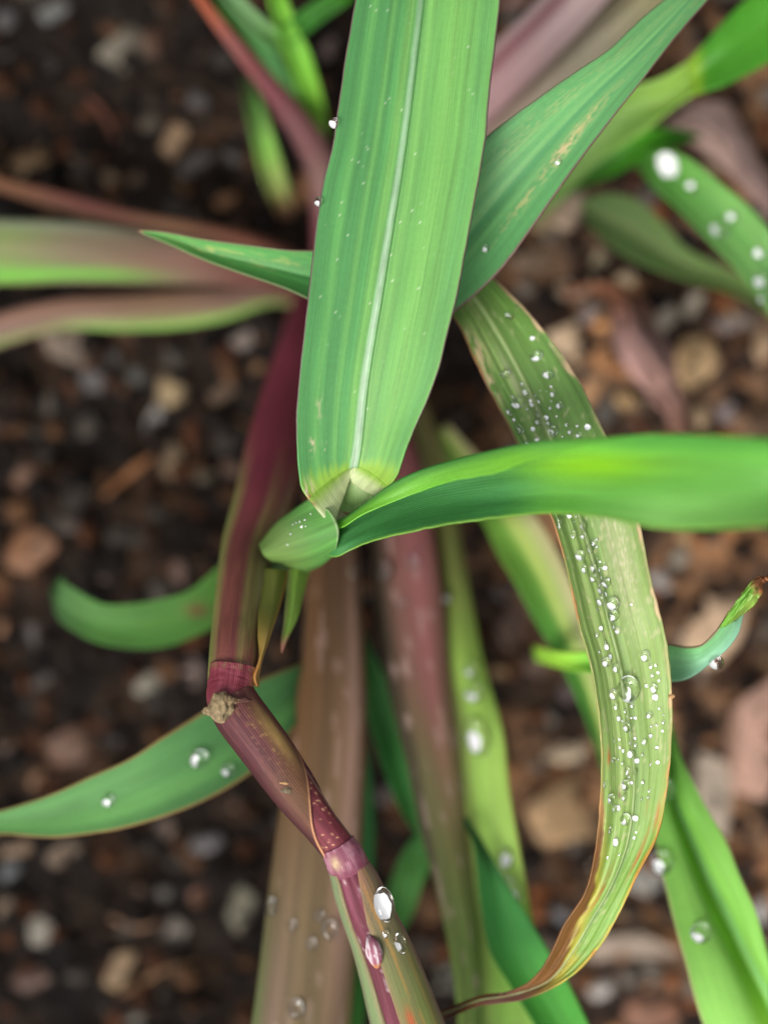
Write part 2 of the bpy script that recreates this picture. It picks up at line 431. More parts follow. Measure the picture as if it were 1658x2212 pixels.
def near_label(w, r, u, v):
    q = min((q for q in STONES if q[6]), key=lambda q: math.hypot(q[0] - u, q[1] - v))
    size = "tiny" if r < 12 else "small" if r < 24 else "medium sized"
    short = re.split(r" (?:above|on|next|beside|lying|below|under|close|at|near|along|between|behind|left|beneath|just|in|of)\b", q[6])[0]
    return "%s %s pebble in the soil near the %s" % (size, w, short)
for (u, v, ru, rv, rot, c, lab) in STONES:
    if lab:
        stone(u, v, ru, rv, c, lab, rot, group="stones on the soil", name="stone")
    else:
        w = colour_word(c)
        stone(u, v, ru, rv, c, near_label(w, max(ru, rv), u, v), rot, group="small %s pebbles in the soil" % w)
n = 0
while n < 185:
    u, v = rng.uniform(-120 if n < 100 else 1050, 1780), rng.uniform(-120, 2330)
    r = rng.choice([7, 8, 10, 12, 12, 15, 18, 22] if n < 100 else [12, 16, 20, 26, 32])
    if any(math.hypot(u - a, v - b) < r * 0.8 + d * 0.9 for a, b, d in PLACED): continue
    right = u > 1000
    c = rng.choice([GREY, TAN, ORANGE, BROWN, BROWN, MAUVE, (80, 70, 64), (70, 52, 40)] + ([PALE, TAN, TAN, PALE, (150, 126, 96), (140, 112, 84)] if right else []))
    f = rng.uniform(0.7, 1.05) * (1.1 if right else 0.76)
    c = tuple(min(230, x * f) for x in c)
    w = colour_word(c)
    stone(u, v, r, r * rng.uniform(0.6, 1.0), c, near_label(w, r, u, v), rng.uniform(0, 180), 0.75,
          group="small %s pebbles in the soil" % w)
    n += 1
# crumbs of soil, beyond counting
def build_crumbs():
    V, F, T = [], [], []
    base, fc = ICO1; fc = np.array(fc); k = 0
    pal = [S(42, 28, 19), S(26, 19, 15), S(56, 36, 22), S(92, 64, 42), S(70, 64, 58), S(80, 47, 27), S(32, 24, 19), S(20, 16, 14), S(26, 18, 14), S(36, 25, 18)]
    for _ in range(6500):
        x, y = nrs.uniform(-0.052, 0.052), nrs.uniform(-0.066, 0.066)
        r = 0.00022 + 0.0011 * nrs.rand() ** 2.4
        z = float(soil_height(np.array(x), np.array(y)))
        q = base * (r * nrs.uniform(0.7, 1.3, 3)) * (1 + 0.35 * nrs.rand(len(base), 1))
        V.append(q + [x, y, z + r * 0.25]); F.append(fc + k); k += len(base)
        c = pal[nrs.randint(len(pal))] * nrs.uniform(0.6, 1.2) * (1.0 + 4.0 * float(ss(0.0, 0.024, x)))  # crumbs on the right brightened too, light put into their colour
        T.append(np.repeat(c[None], len(base), 0))
    o = mesh_obj("soil_crumbs", np.concatenate(V), np.concatenate(F), M_CRUMB, tint=np.concatenate(T), smooth=False)
    tag(o, "loose dark brown soil crumbs and grit between the stones", "soil", kind="stuff")
build_crumbs()

# ---------------------------------------------------------------- blades, tubes
BV = {}
LAST = {}
def keep_bvh(key, G):
    n, m = G.shape[:2]
    i = np.arange(n - 1)[:, None] * m + np.arange(m - 1)[None]
    F = np.stack([i, i + 1, i + m + 1, i + m], -1).reshape(-1, 4)
    BV[key] = BVHTree.FromPolygons(G.reshape(-1, 3).tolist(), F.tolist())
def grid_mesh(name, G, mat, parent, tint, uv, thick, wrap=False):
    """G (n, m, 3) world points; a sheet with a top, a bottom and a rim."""
    n, m = G.shape[:2]
    du = np.gradient(G, axis=1); dv = np.gradient(G, axis=0)
    nn = np.cross(du, dv); nn /= np.linalg.norm(nn, axis=-1, keepdims=True) + 1e-12
    if nn[..., 2].mean() < 0: nn = -nn
    B = G - nn * thick
    V = np.concatenate([G.reshape(-1, 3), B.reshape(-1, 3)])
    i = np.arange(n - 1)[:, None] * m + np.arange(m - 1)[None]
    top = np.stack([i, i + 1, i + m + 1, i + m], -1).reshape(-1, 4)
    # orientation so that the top faces outwards
    a = np.cross(G[0, 1] - G[0, 0], G[1, 0] - G[0, 0]) if n > 1 else nn[0, 0]
    if np.einsum('ijk,ijk->ij', np.cross(du, dv), nn).mean() < 0: top = top[:, ::-1]
    k = n * m
    F = [top, top[:, ::-1] + k]
    ring = np.concatenate([np.arange(m), np.arange(1, n) * m + m - 1, (n - 1) * m + np.arange(m - 2, -1, -1), np.arange(n - 2, 0, -1) * m])
    r2 = np.roll(ring, -1)
    side = np.stack([ring, ring + k, r2 + k, r2], -1)
    if np.einsum('ijk,ijk->ij', np.cross(du, dv), nn).mean() < 0: side = side[:, ::-1]
    F.append(side)
    F = np.concatenate(F)
    T = np.concatenate([tint.reshape(-1, 3)] * 2)
    U = np.concatenate([uv.reshape(-1, 2)] * 2)
    return mesh_obj(name, V, F, mat, parent, T, U), nn
def blade(parent, curves, tint, name="leaf_blade", n=110, m=25, mat=None, thick=0.00018, cup=None, key=None, wavy=0.0, seed=0,
          midrib=None, label=None, bumpy=0.0, edge=0.0):
    """curves: polylines of (u, v, z) from one margin to the other; tint(s, t, U, V) -> rgb."""
    same = len({len(c) for c in curves}) == 1
    par = None
    if same:
        cen = np.mean([np.asarray(c, float) for c in curves], 0)
        d = np.linalg.norm(np.diff(cen, axis=0), axis=1) + 1e-6
        par = np.concatenate([[0], np.cumsum(d)])
    R = np.stack([spline(c, n, par) for c in curves], 1)            # n, k, 3
    k = R.shape[1]
    s = np.linspace(0, 1, m); t = np.linspace(0, 1, n)
    if k == 2:
        A = R[:, None, 0] * (1 - s[None, :, None]) + R[:, None, 1] * s[None, :, None]
        if cup is not None:
            A = A.copy(); A[..., 2] -= cup * (4 * s * (1 - s))[None] * np.ones((n, 1))
    elif k == 3:
        q = s[None, :, None]
        quad = R[:, None, 0] * (2 * (q - .5) * (q - 1)) + R[:, None, 1] * (4 * q * (1 - q)) + R[:, None, 2] * (2 * q * (q - .5))
        w = np.abs(2 * q - 1)
        lin = np.where(q < .5, R[:, None, 0] * w + R[:, None, 1] * (1 - w), R[:, None, 2] * w + R[:, None, 1] * (1 - w))
        f = 0.6 if cup is None else cup
        A = quad * f + lin * (1 - f)
    else:
        A = np.stack([spline(R[i], m, np.arange(k)) for i in range(n)])
    Sg, Tg = np.meshgrid(s, t)
    if wavy:
        e = np.abs(2 * Sg - 1) ** 2
        A[..., 2] += wavy * e * (noise(Tg * 14, Sg * 2 + 7, seed) - 0.5) * 2
    if bumpy:
        A[..., 2] += bumpy * (fbm(Sg * 9, Tg * 5, seed + 5, 3) - 0.5)
    if edge:
        d = A[:, -1:] - A[:, :1]; d = d / (np.linalg.norm(d[..., :2], axis=-1, keepdims=True) + 1e-6)
        j = (fbm(Tg * 60, np.where(Sg < .5, 0, 9), seed + 2, 3) - 0.5) * edge
        A = A + d * (j * np.abs(2 * Sg - 1) ** 8)[..., None]
    LAST['A'] = A
    G = PA(A)
    wid = np.linalg.norm(np.diff(G, axis=1), axis=-1).sum(1).mean() * 1000
    ln = np.concatenate([[0], np.cumsum(np.linalg.norm(np.diff(G[:, m // 2], axis=0), axis=-1))]) * 1000
    uv = np.stack([Sg * wid + seed * 3.1, ln[:, None] * np.ones((1, m)) + seed * 7.7], -1)
    T = tint(Sg, Tg, A[..., 0], A[..., 1])
    o, nn = grid_mesh(name, G, mat or M_LEAF, parent, T, uv, thick)
    if label: o["label"] = label
    if key: keep_bvh(key, G)
    if midrib:                       # a raised strip along the middle: half widths (picture units) at both ends, colour
        w0, w1, col, lift = midrib
        mm = 7; mid = m // 2
        q = np.linspace(-1, 1, mm)
        cen, N0 = G[:, mid], nn[:, mid]
        tan = np.gradient(cen, axis=0); tan /= np.linalg.norm(tan, axis=-1, keepdims=True) + 1e-12
        side = np.cross(N0, tan); side /= np.linalg.norm(side, axis=-1, keepdims=True) + 1e-12
        if np.einsum('ij,ij->i', side, G[:, mid + 1] - G[:, mid]).mean() < 0: side = -side
        hw = (w0 + (w1 - w0) * t) * PX
        # follow the sheet: find the neighbours' slope on each side
        right = G[:, mid + 1] - cen; left = G[:, mid - 1] - cen
        right /= np.linalg.norm(right, axis=-1, keepdims=True) + 1e-12; left /= np.linalg.norm(left, axis=-1, keepdims=True) + 1e-12
        g = np.zeros((n, mm, 3))
        for j, x in enumerate(q):
            d = right if x >= 0 else left
            g[:, j] = cen + d * (abs(x) * hw)[:, None] + N0 * (lift * (1.0 - 0.75 * abs(x) ** 2))
        Sm, Tm = np.meshgrid((q + 1) / 2, t)
        u2 = np.stack([Sm * 0.9 + 31, ln[:, None] * np.ones((1, mm))], -1)
        tc = col(Sm, Tm) if callable(col) else np.ones((n, mm, 1)) * col
        grid_mesh("midrib", g, M_PALE, o, tc, u2, lift * 0.9 + 0.00003)
    return o
def tube(parent, pts, tint, name="stem", n=80, k=36, mat=None, flat=1.0, arc=None, thick=0.00035, key=None, seed=0, label=None,
         mouth=0.0, bumpy=0.0, oblique=0.0):
    """pts: (u, v, z, radius) with the radius in picture units. Angle 0 is the flank left of the travel direction seen from above."""
    R = spline(pts, n)
    cen = PA(R[:, :3]); rad = R[:, 3] * np.array([sc_at(z) for z in R[:, 2]])
    tan = np.gradient(cen, axis=0); tan /= np.linalg.norm(tan, axis=-1, keepdims=True)
    side = np.cross(tan, [0, 0, 1.0]); side /= np.linalg.norm(side, axis=-1, keepdims=True) + 1e-9
    up = np.cross(side, tan)
    t = np.linspace(0, 1, n)
    if arc is None:
        ph = np.linspace(0, 2 * np.pi, k + 1)[None] * np.ones((n, 1)); kk = k + 1
    else:
        a0, a1 = arc(t)
        ph = a0[:, None] + (a1 - a0)[:, None] * np.linspace(0, 1, k + 1)[None]; kk = k + 1
    r = rad[:, None] * np.ones((1, kk))
    if bumpy: r = r * (1 + bumpy * (fbm(np.cos(ph) * 2 + 5, t[:, None] * 14 + np.sin(ph) * 2, seed, 3) - 0.5))
    G = cen[:, None] + (np.cos(ph) * r)[..., None] * side[:, None] + (np.sin(ph) * r * flat)[..., None] * up[:, None]
    if mouth:
        G = G + (np.clip(np.sin(ph), -0.3, 1) * ss(0.55, 1, t)[:, None] * mouth / 1000)[..., None] * tan[:, None]
    if oblique:
        G = G + ((oblique * np.cos(ph) + .5 * (fbm(np.cos(ph) * 6 + 9, np.sin(ph) * 6, 3, 3) - .5)) * ss(0.86, 1, t)[:, None] / 1000)[..., None] * tan[:, None]
    U = R[:, None, 0] * np.ones((1, kk)); Vv = R[:, None, 1] * np.ones((1, kk))
    T = tint(ph, t[:, None] * np.ones((1, kk)), U, Vv)
    ln = np.concatenate([[0], np.cumsum(np.linalg.norm(np.diff(cen, axis=0), axis=-1))]) * 1000
    uv = np.stack([ph * rad.mean() * 1000 + seed * 5.3, ln[:, None] * np.ones((1, kk)) + seed * 3.3], -1)
    if arc is not None or mouth:
        nn = np.cross(np.gradient(G, axis=1), np.gradient(G, axis=0)); nn /= np.linalg.norm(nn, axis=-1, keepdims=True) + 1e-12
        out = G - cen[:, None]
        if np.einsum('ijk,ijk->ij', nn, out).mean() < 0: nn = -nn
        B = G - nn * thick
        m = kk
        V = np.concatenate([G.reshape(-1, 3), B.reshape(-1, 3)])
        i = np.arange(n - 1)[:, None] * m + np.arange(m - 1)[None]
        top = np.stack([i, i + 1, i + m + 1, i + m], -1).reshape(-1, 4); q = n * m
        ring = np.concatenate([np.arange(m), np.arange(1, n) * m + m - 1, (n - 1) * m + np.arange(m - 2, -1, -1), np.arange(n - 2, 0, -1) * m])
        r2 = np.roll(ring, -1)
        F = np.concatenate([top, top[:, ::-1] + q, np.stack([ring, ring + q, r2 + q, r2], -1)])
        o = mesh_obj(name, V, F, mat or M_STEM, parent, np.concatenate([T.reshape(-1, 3)] * 2), np.concatenate([uv.reshape(-1, 2)] * 2))
    else:
        V = G.reshape(-1, 3)
        i = np.arange(n - 1)[:, None] * kk + np.arange(kk - 1)[None]
        F = list(np.stack([i, i + 1, i + kk + 1, i + kk], -1).reshape(-1, 4))
        V = np.concatenate([V, cen[:1], cen[-1:]])
        TT = np.concatenate([T.reshape(-1, 3), T[:1, 0], T[-1:, 0]]); UV = np.concatenate([uv.reshape(-1, 2), uv[:1, 0], uv[-1:, 0]])
        a, b = n * kk, n * kk + 1
        F = [tuple(f) for f in F] + [(a, j + 1, j) for j in range(kk - 1)] + [(b, (n - 1) * kk + j, (n - 1) * kk + j + 1) for j in range(kk - 1)]
        o = mesh_obj(name, V, F, mat or M_STEM, parent, TT, UV)
    if label: o["label"] = label
    if key: keep_bvh(key, G)
    return o

# tints -----------------------------------------------------------------
def flat_tint(*stops, margin=None, var=0.12, seed=1, across=None, mw=0.03):
    """colour along the length, streaky; an optional margin colour; across = (colour, centre, width, strength)"""
    cs = [S(*c) for c in stops]
    def f(s, t, U, V):
        x = t * (len(cs) - 1)
        i = np.clip(np.floor(x).astype(int), 0, max(0, len(cs) - 2))
        arr = np.array(cs)
        c = mix(arr[i], arr[np.minimum(i + 1, len(cs) - 1)], ss(0, 1, x - i))
        for a in (across or []):
            c = mix(c, S(*a[0]), gauss(s, a[1], a[2]) * a[3])
        c = c * (1 + var * 2 * (noise(s * 9, t * 3, seed) - 0.5) + var * 2 * (fbm(s * 5, t * 14, seed + 3, 3) - 0.5))[..., None]
        if margin is not None:
            e = np.maximum(1 - ss(0, mw, s), ss(1 - mw, 1, s))
            c = mix(c, S(*margin), e * 0.85)
        return c
    return f
def blotch(c, col, f):
    return mix(c, S(*col), np.clip(f, 0, 1))

# ================================================================ the grass plant
crown = P(700, 640, -46)
plant = thing("grass_plant", "reddish stemmed grass tuft with broad green blades spreading over stony soil", "grass plant", tuple(crown))

# ---- the broad blade
def main_tint(s, t, U, V):
    s0 = s
    s = s + .012 * (fbm(t * 7, s * 3, 91, 3) - .5)
    c = mix(S(78, 152, 80), S(102, 170, 82), ss(0.46, 0.62, s + 0.25 * (noise(s * 3, t * 2, 5) - 0.5)))
    c = mix(c, S(70, 136, 78), gauss(s, 0.24, 0.06) * 0.5 + gauss(s, 0.06, 0.06) * 0.4 + gauss(s, 0.93, 0.06) * 0.5 + gauss(s, 0.36, 0.03) * 0.25)
    c = mix(c, S(124, 188, 92), gauss(s, 0.16, 0.03) * 0.2 + gauss(s, 0.31, 0.022) * 0.3 + gauss(s, 0.44, 0.035) * 0.6 + gauss(s, 0.57, 0.045) * 0.5 + gauss(s, 0.74, 0.03) * 0.3)  # bands hold both leaf colour and the sheen of the curved blade
    st = noise(s * 38, t * 1.6, 21); st2 = noise(s * 80, t * 4, 23); st3 = noise(s * 13, t * 1.2, 27)
    c = c * (0.76 + 0.18 * st + 0.16 * st2 + 0.20 * st3)[..., None]
    c = mix(c, S(140, 188, 62), ss(0.972, 0.997, t + .010 * (noise(s * 40, t * 0, 77) - .5)) * 0.85)
    sp = _hash(np.round(s * 80), np.round(t * 419), 31)
    c = mix(c, S(200, 220, 195), ss(0.9945, 0.997, sp) * ss(0.25, 0.7, noise(s * 6, t * 9, 35)) * 0.6)
    # scars
    d = gauss(U, 674, 5) * gauss(V, 962, 16) + gauss(U, 700, 4) * gauss(V, 965, 22) * 0.7 + gauss(U, 690, 7) * gauss(V, 880, 22) * 0.5
    c = blotch(c, (205, 200, 165), d * ss(0.45, 0.6, noise(U / 5, V / 9, 41)))
    tear = gauss(U, 664, 12) * gauss(V, 1062, 22)
    c = blotch(c, (205, 196, 170), tear * ss(0.42, 0.55, noise((U - V * .4) / 3.5, V / 18, 44)))
    c = blotch(c, (165, 115, 80), gauss(U, 668, 6) * gauss(V, 1076, 10) * 0.8)
    c = c * (.90 + .2 * fbm(s * 7, t * 11, 95, 4))[..., None]
    c = mix(c, S(96, 62, 76), np.maximum(1 - ss(0, 0.013, s0), ss(0.987, 1, s0)) * 0.9 * (1 - ss(0.93, 0.97, t)))
    return c
ML = [(905, -900), (850, -500), (800, -220), (768, 0), (750, 100), (735, 200), (717, 320), (697, 400), (687, 460), (676, 550), (665, 650), (657, 720), (648, 800), (642, 870), (640, 920), (642, 970), (647, 1025), (653, 1056), (668, 1080)]
MM = [(950, -900), (930, -500), (922, -220), (908, 0), (896, 100), (884, 200), (868, 320), (856, 400), (846, 460), (831, 550), (815, 650), (803, 720), (790, 800), (781, 870), (776, 920), (771, 965), (767, 990), (765, 1000), (763, 1007)]
MR = [(1000, -900), (1060, -500), (1082, -220), (1079, 0), (1068, 100), (1056, 200), (1047, 300), (1034, 380), (1023, 440), (1004, 545), (986, 640), (969, 705), (947, 795), (922, 865), (902, 908), (880, 960), (866, 1000), (856, 1028), (836, 1056)]
zs = [-16, -8, -3, -0.5, 0.2, 0.8, 1.4, 1.8, 2.0, 2.2, 2.3, 2.2, 1.9, 1.5, 1.2, .9, .6, .4, .2]
main = blade(plant, [[(a, b, z - .2) for (a, b), z in zip(ML, zs)], [(a, b, z - 1.9) for (a, b), z in zip(MM, zs)], [(a, b, z + .3) for (a, b), z in zip(MR, zs)]],
             main_tint, n=420, m=81, cup=0.45, key="main", edge=2.0, wavy=0.10, seed=2,
             midrib=(6, 12, lambda s, t: mix(mix(S(96, 162, 88), S(120, 180, 104), ss(.3, .9, t)), mix(S(146, 188, 142), S(188, 214, 184), ss(.4, .95, t)), gauss(s, 0.48, 0.30)) * (0.85 + 0.3 * noise(s * 4, t * 60, 9))[..., None], 0.00014),
             label="broad upright green blade with a pale midrib and thin purple edge")
MAIN_ROW = LAST['A'][-1].copy()
# collar: the two whitish pads where the blade meets its sheath
def collar_tint(s, t, U, V):
    c = mix(S(196, 208, 156), S(164, 194, 100), 1 - ss(0.05, 0.6, t))
    c = mix(c, S(140, 184, 60), (1 - ss(0, 0.25, t + .12 * (noise(s * 30, t, 3) - .5))) * 0.9)
    return c * (0.80 + 0.34 * noise(s * 22, t * 1.2, 8) + .2 * noise(s * 50, t * 2, 9))[..., None]
def collar(top, low, par, extra=None):
    low = spline(low, len(top))
    cs = [[tuple(p + [0, -2.5, .06]), tuple(p * .6 + q * .4 + [0, 0, -.25]), tuple(q)] for p, q in zip(np.asarray(top), low)]
    blade(par, cs, extra or collar_tint, name="collar", n=24, m=len(top), mat=M_PALE, thick=0.0003)
collar(MAIN_ROW[:41:2], [(712, 1127, -1.0), (722, 1124, -1.4), (736, 1092, -2.2), (749, 1056, -2.8), (758, 1028, -2.6), (763, 1010, -2.0)], plant,
       lambda s, t, U, V: blotch(collar_tint(s, t, U, V), (150, 110, 80), gauss(U, 676, 8) * gauss(V, 1090, 8) * .8))
collar(MAIN_ROW[40::2], [(763, 1010, -2.0), (757, 1036, -2.8), (775, 1054, -3.0), (798, 1066, -2.6), (826, 1078, -1.6)], plant)
blade(plant, [[(752, 1018, -3.2), (732, 1100, -4.2)], [(768, 1020, -3.4), (765, 1110, -4.6)], [(815, 1050, -3.2), (822, 1110, -4.2)]],
      flat_tint((176, 206, 130), (140, 186, 96), var=.25), name="ligule", n=20, m=30, mat=M_PALE, thick=0.0002)
# the green sheath below the collar
def sheath_tint(ph, t, U, V):
    c = mix(S(96, 140, 70), S(74, 132, 72), ss(0.1, 0.7, t))
    c = mix(c, S(126, 172, 108), gauss(np.sin(ph), 0.8, .4) * .35)
    c = mix(c, S(176, 200, 150), ss(0.975, 0.995, t) * .7)
    return c * (0.86 + 0.26 * noise(ph * 14, t * 3, 4))[..., None]
tube(plant, [(552, 1330, -8, 16), (566, 1270, -12, 24), (590, 1215, -13, 34), (628, 1182, -11, 40), (676, 1158, -8, 42), (735, 1134, -6, 38)],
     sheath_tint, name="stem", n=40, k=30, mat=M_LEAF, seed=4)
blade(plant, [[(590, 1205, -17), (622, 1150, -14), (650, 1118, -11), (680, 1090, -8)],
              [(560, 1176, -11), (592, 1132, -9), (628, 1104, -6.6), (664, 1079, -3.6)],
              [(562, 1184, -8.5), (608, 1150, -6), (660, 1122, -3.0), (709, 1102, -.8)],
              [(568, 1198, -8), (624, 1184, -5), (680, 1166, -1.8), (729, 1144, .1)],
              [(584, 1212, -9), (638, 1214, -6.6), (690, 1200, -4.0), (727, 1180, -1.8)],
              [(602, 1218, -14), (645, 1237, -11), (690, 1224, -8.2), (717, 1204, -5.6)],
              [(610, 1205, -17), (650, 1220, -15), (690, 1205, -12), (712, 1190, -9)]],
      lambda s, t, U, V: mix(mix(S(94, 134, 62), S(82, 146, 66), ss(.2, .8, t)), S(160, 190, 140), np.clip(gauss(s, .42, .16) * gauss(t, .45, .28) * .12 + ss(.97, 1, t) * .6, 0, 1)) * (.74 + .34 * noise(s * 34, t * 2, 4) + .16 * noise(s * 70, t * 2, 6))[..., None],
      name="sheath", n=70, m=61, mat=M_LEAF, thick=.00025, key="sheath", seed=4, label="short green leaf sheath whose open mouth holds the young blade")

# ---- the young folded blade going right
def young_tint(s, t, U, V):
    c = mix(S(88, 160, 92), S(116, 188, 80), ss(1080, 1230, U + .5 * (V - 1050)))
    c = mix(c, S(150, 206, 118), ss(1180, 1420, U) * ss(1040, 1110, V) * .8)
    c = mix(c, S(132, 200, 62), ss(.70, .95, s) * (1 - ss(1080, 1250, U)) * .9)  # bright strip paints the backlit fold into the tint
    c = mix(c, S(150, 212, 30), gauss(U, 1270, 150) * gauss(V, 1005, 32) * .95)  # yellow patch paints in light shining through the blade
    c = mix(c, S(92, 172, 76), ss(1230, 1400, U) * (1 - ss(955, 985, V)) * .7)
    c = mix(c, S(150, 190, 70), (1 - ss(0, .03, s)) * .7)
    return c * (0.86 + 0.16 * noise(s * 24, t * 2, 3) + .14 * fbm(s * 6, t * 9, 5, 3))[..., None]
YT = [0, 1, 2, 3, 4, 5, 6, 7, 8, 9, 10, 11]
Y0 = [(690, 1195, -5), (722, 1203, -2.2), (765, 1183, -1), (810, 1166, 0), (880, 1149, 1.5), (960, 1133, 3.5), (1060, 1119, 6), (1160, 1109, 8.5), (1280, 1114, 11), (1420, 1141, 14), (1658, 1134, 19), (2050, 1090, 18)]
Y1 = [(690, 1172, -5), (728, 1165, -2.6), (772, 1142, -2.2), (818, 1122, -1.6), (890, 1098, -.6), (970, 1082, 1.2), (1070, 1070, 4), (1165, 1064, 7.0), (1285, 1064, 10), (1425, 1068, 13), (1658, 1066, 17), (2050, 1060, 17)]
Y2 = [(695, 1150, -5), (742, 1126, -3.4), (790, 1094, -3.0), (840, 1066, -2.2), (900, 1044, -1), (980, 1020, 1.2), (1078, 1000, 4), (1170, 990, 7.4), (1290, 990, 10.4), (1430, 990, 13.4), (1658, 1000, 18), (2050, 1030, 17)]
Y3 = [(698, 1136, -4.0), (741, 1122, -1.6), (793, 1086, -.4), (846, 1048, .8), (900, 1021, 2.0), (975, 997, 3.6), (1070, 973, 6), (1160, 956, 9), (1290, 950, 12), (1430, 942, 15), (1658, 951, 20), (2050, 1010, 18)]
Y4 = [(699, 1140, -3.2), (733, 1142, -1.0), (785, 1112, .2), (842, 1088, 1.2), (900, 1065, 2.4), (975, 1040, 4.2), (1070, 1022, 6.6), (1160, 990, 9.2), (1290, 958, 12.2), (1430, 945, 15), (1658, 953, 20), (2050, 1012, 18)]
blade(plant, [[(u, v, z + 8 * float(ss(1100, 1700, u))) for u, v, z in Y] for Y in (Y0, Y1, Y2, Y3, Y4)], young_tint, n=240, m=61, mat=M_SOFT, thick=0.00014, key="young", seed=5, edge=3.0, wavy=.5, bumpy=.25,
      label="young bright blade folded lengthwise, crossing above the yellowing leaf")

# ---- the diagonal blade, the left pointing blade and the yellowing blade share a shoot under the broad blade
tube(plant, [(705, 690, -46, 40), (760, 680, -36, 40), (820, 675, -24, 38), (868, 668, -15, 34), (895, 655, -10, 26)], flat_tint((120, 60, 70), (110, 130, 70)), name="stem", n=40, k=24, seed=8)
def diag_tint(s, t, U, V):
    c = mix(S(86, 160, 92), S(98, 162, 98), ss(0.3, .9, t))
    c = mix(c, S(122, 190, 112), gauss(s, .46, .04) * .6 + gauss(s, .30, .05) * .45 + gauss(s, .64, .03) * .3)
    c = mix(c, S(64, 138, 86), gauss(s, .53, .035) * .6)
    c = c * (0.9 + 0.2 * noise(s * 30, t * 3, 13))[..., None]
    f = (gauss(s, .70, .07) * gauss(t, .42, .07) * 1.1 + gauss(s, .74, .05) * gauss(t, .28, .09) * .8 + gauss(s, .72, .05) * gauss(t, .62, .08) * .8 + gauss(s, .80, .05) * gauss(t, .78, .10) * .8
         + gauss(s, .22, .12) * gauss(t, .45, .25) * .35)
    k = .5 * fbm(s * 26, t * 34, 15, 4) + .5 * noise(s * 60, t * 22, 16)
    c = blotch(c, (186, 186, 124), f * ss(.50, .62, .6 * k + .4 * noise(s * 60, t * 120, 29)) * .7)
    c = blotch(c, (206, 196, 146), np.clip(gauss(s, .72, .06) * gauss(t, .37, .05) * 1.3, 0, 1) * ss(.50, .66, .65 * noise(s * 60, t * 170, 18) + .35 * noise(s * 20, t * 30, 19)) * .75)
    c = mix(c, S(110, 60, 78), np.maximum((1 - ss(0, .016, s)) * .4, ss(.978, .99, s) * .9))
    return c
DL = [(860, 640, -10), (900, 480, -6.5), (960, 385, -5), (1046, 300, -4), (1104, 254, -3.4), (1174, 204, -3), (1246, 154, -3), (1318, 105, -3.4), (1384, 42, -4.4), (1470, -30, -6), (1580, -130, -9), (1780, -300, -16)]
DM = [(890, 672, -11), (960, 575, -8.2), (1010, 510, -6.8), (1075, 430, -5.8), (1140, 355, -5.0), (1215, 272, -4.6), (1290, 195, -4.4), (1365, 125, -4.8), (1430, 60, -5.8), (1500, -15, -7.2), (1605, -120, -10), (1780, -295, -16)]
DR = [(930, 700, -9.5), (985, 668, -7.0), (1058, 604, -5.4), (1110, 543, -4.4), (1182, 442, -3.8), (1234, 368, -3.4), (1310, 268, -3.4), (1390, 166, -4), (1450, 88, -5), (1522, 4, -6.6), (1620, -108, -9.5), (1780, -290, -16)]
blade(plant, [DL, DM, DR], diag_tint, n=240, m=61, cup=.45, key="diag", seed=7, edge=1.5, label="diagonal green blade with straw coloured scars along one side")
def tip_tint(s, t, U, V):
    c = mix(S(78, 150, 70), S(64, 140, 68), ss(.2, .9, t))
    c = c * (0.88 + .24 * noise(s * 16, t * 5, 3))[..., None]
    c = blotch(c, (180, 185, 100), ss(.58, .72, fbm(s * 14, t * 26, 19, 3)) * gauss(s, .45, .25) * .5)
    c = mix(c, S(45, 110, 60), gauss(s, .55, .025) * .6)
    c = mix(c, S(120, 80, 78), np.maximum((1 - ss(0, .035, s)), ss(.97, 1, s) * .5) * .8)
    return mix(c, S(170, 120, 105), (1 - ss(0, .02, t)) * .9)
blade(plant, [[(300, 497, -9), (360, 503, -8.4), (440, 517, -7.6), (540, 530, -6.8), (620, 540, -6.4), (720, 545, -7), (800, 570, -9), (870, 625, -11)],
              [(300, 498, -9), (365, 512, -8.8), (445, 542, -8.4), (540, 566, -8), (620, 585, -7.8), (720, 610, -8.4), (800, 635, -10), (880, 655, -12)],
              [(300, 499, -9), (362, 524, -8.4), (445, 560, -7.6), (540, 594, -6.8), (620, 622, -6.4), (720, 668, -7), (800, 690, -9), (880, 690, -11)]],
      tip_tint, n=120, m=41, cup=.5, seed=9, key="tip", label="narrow green blade ending in a fine point above the left stems")

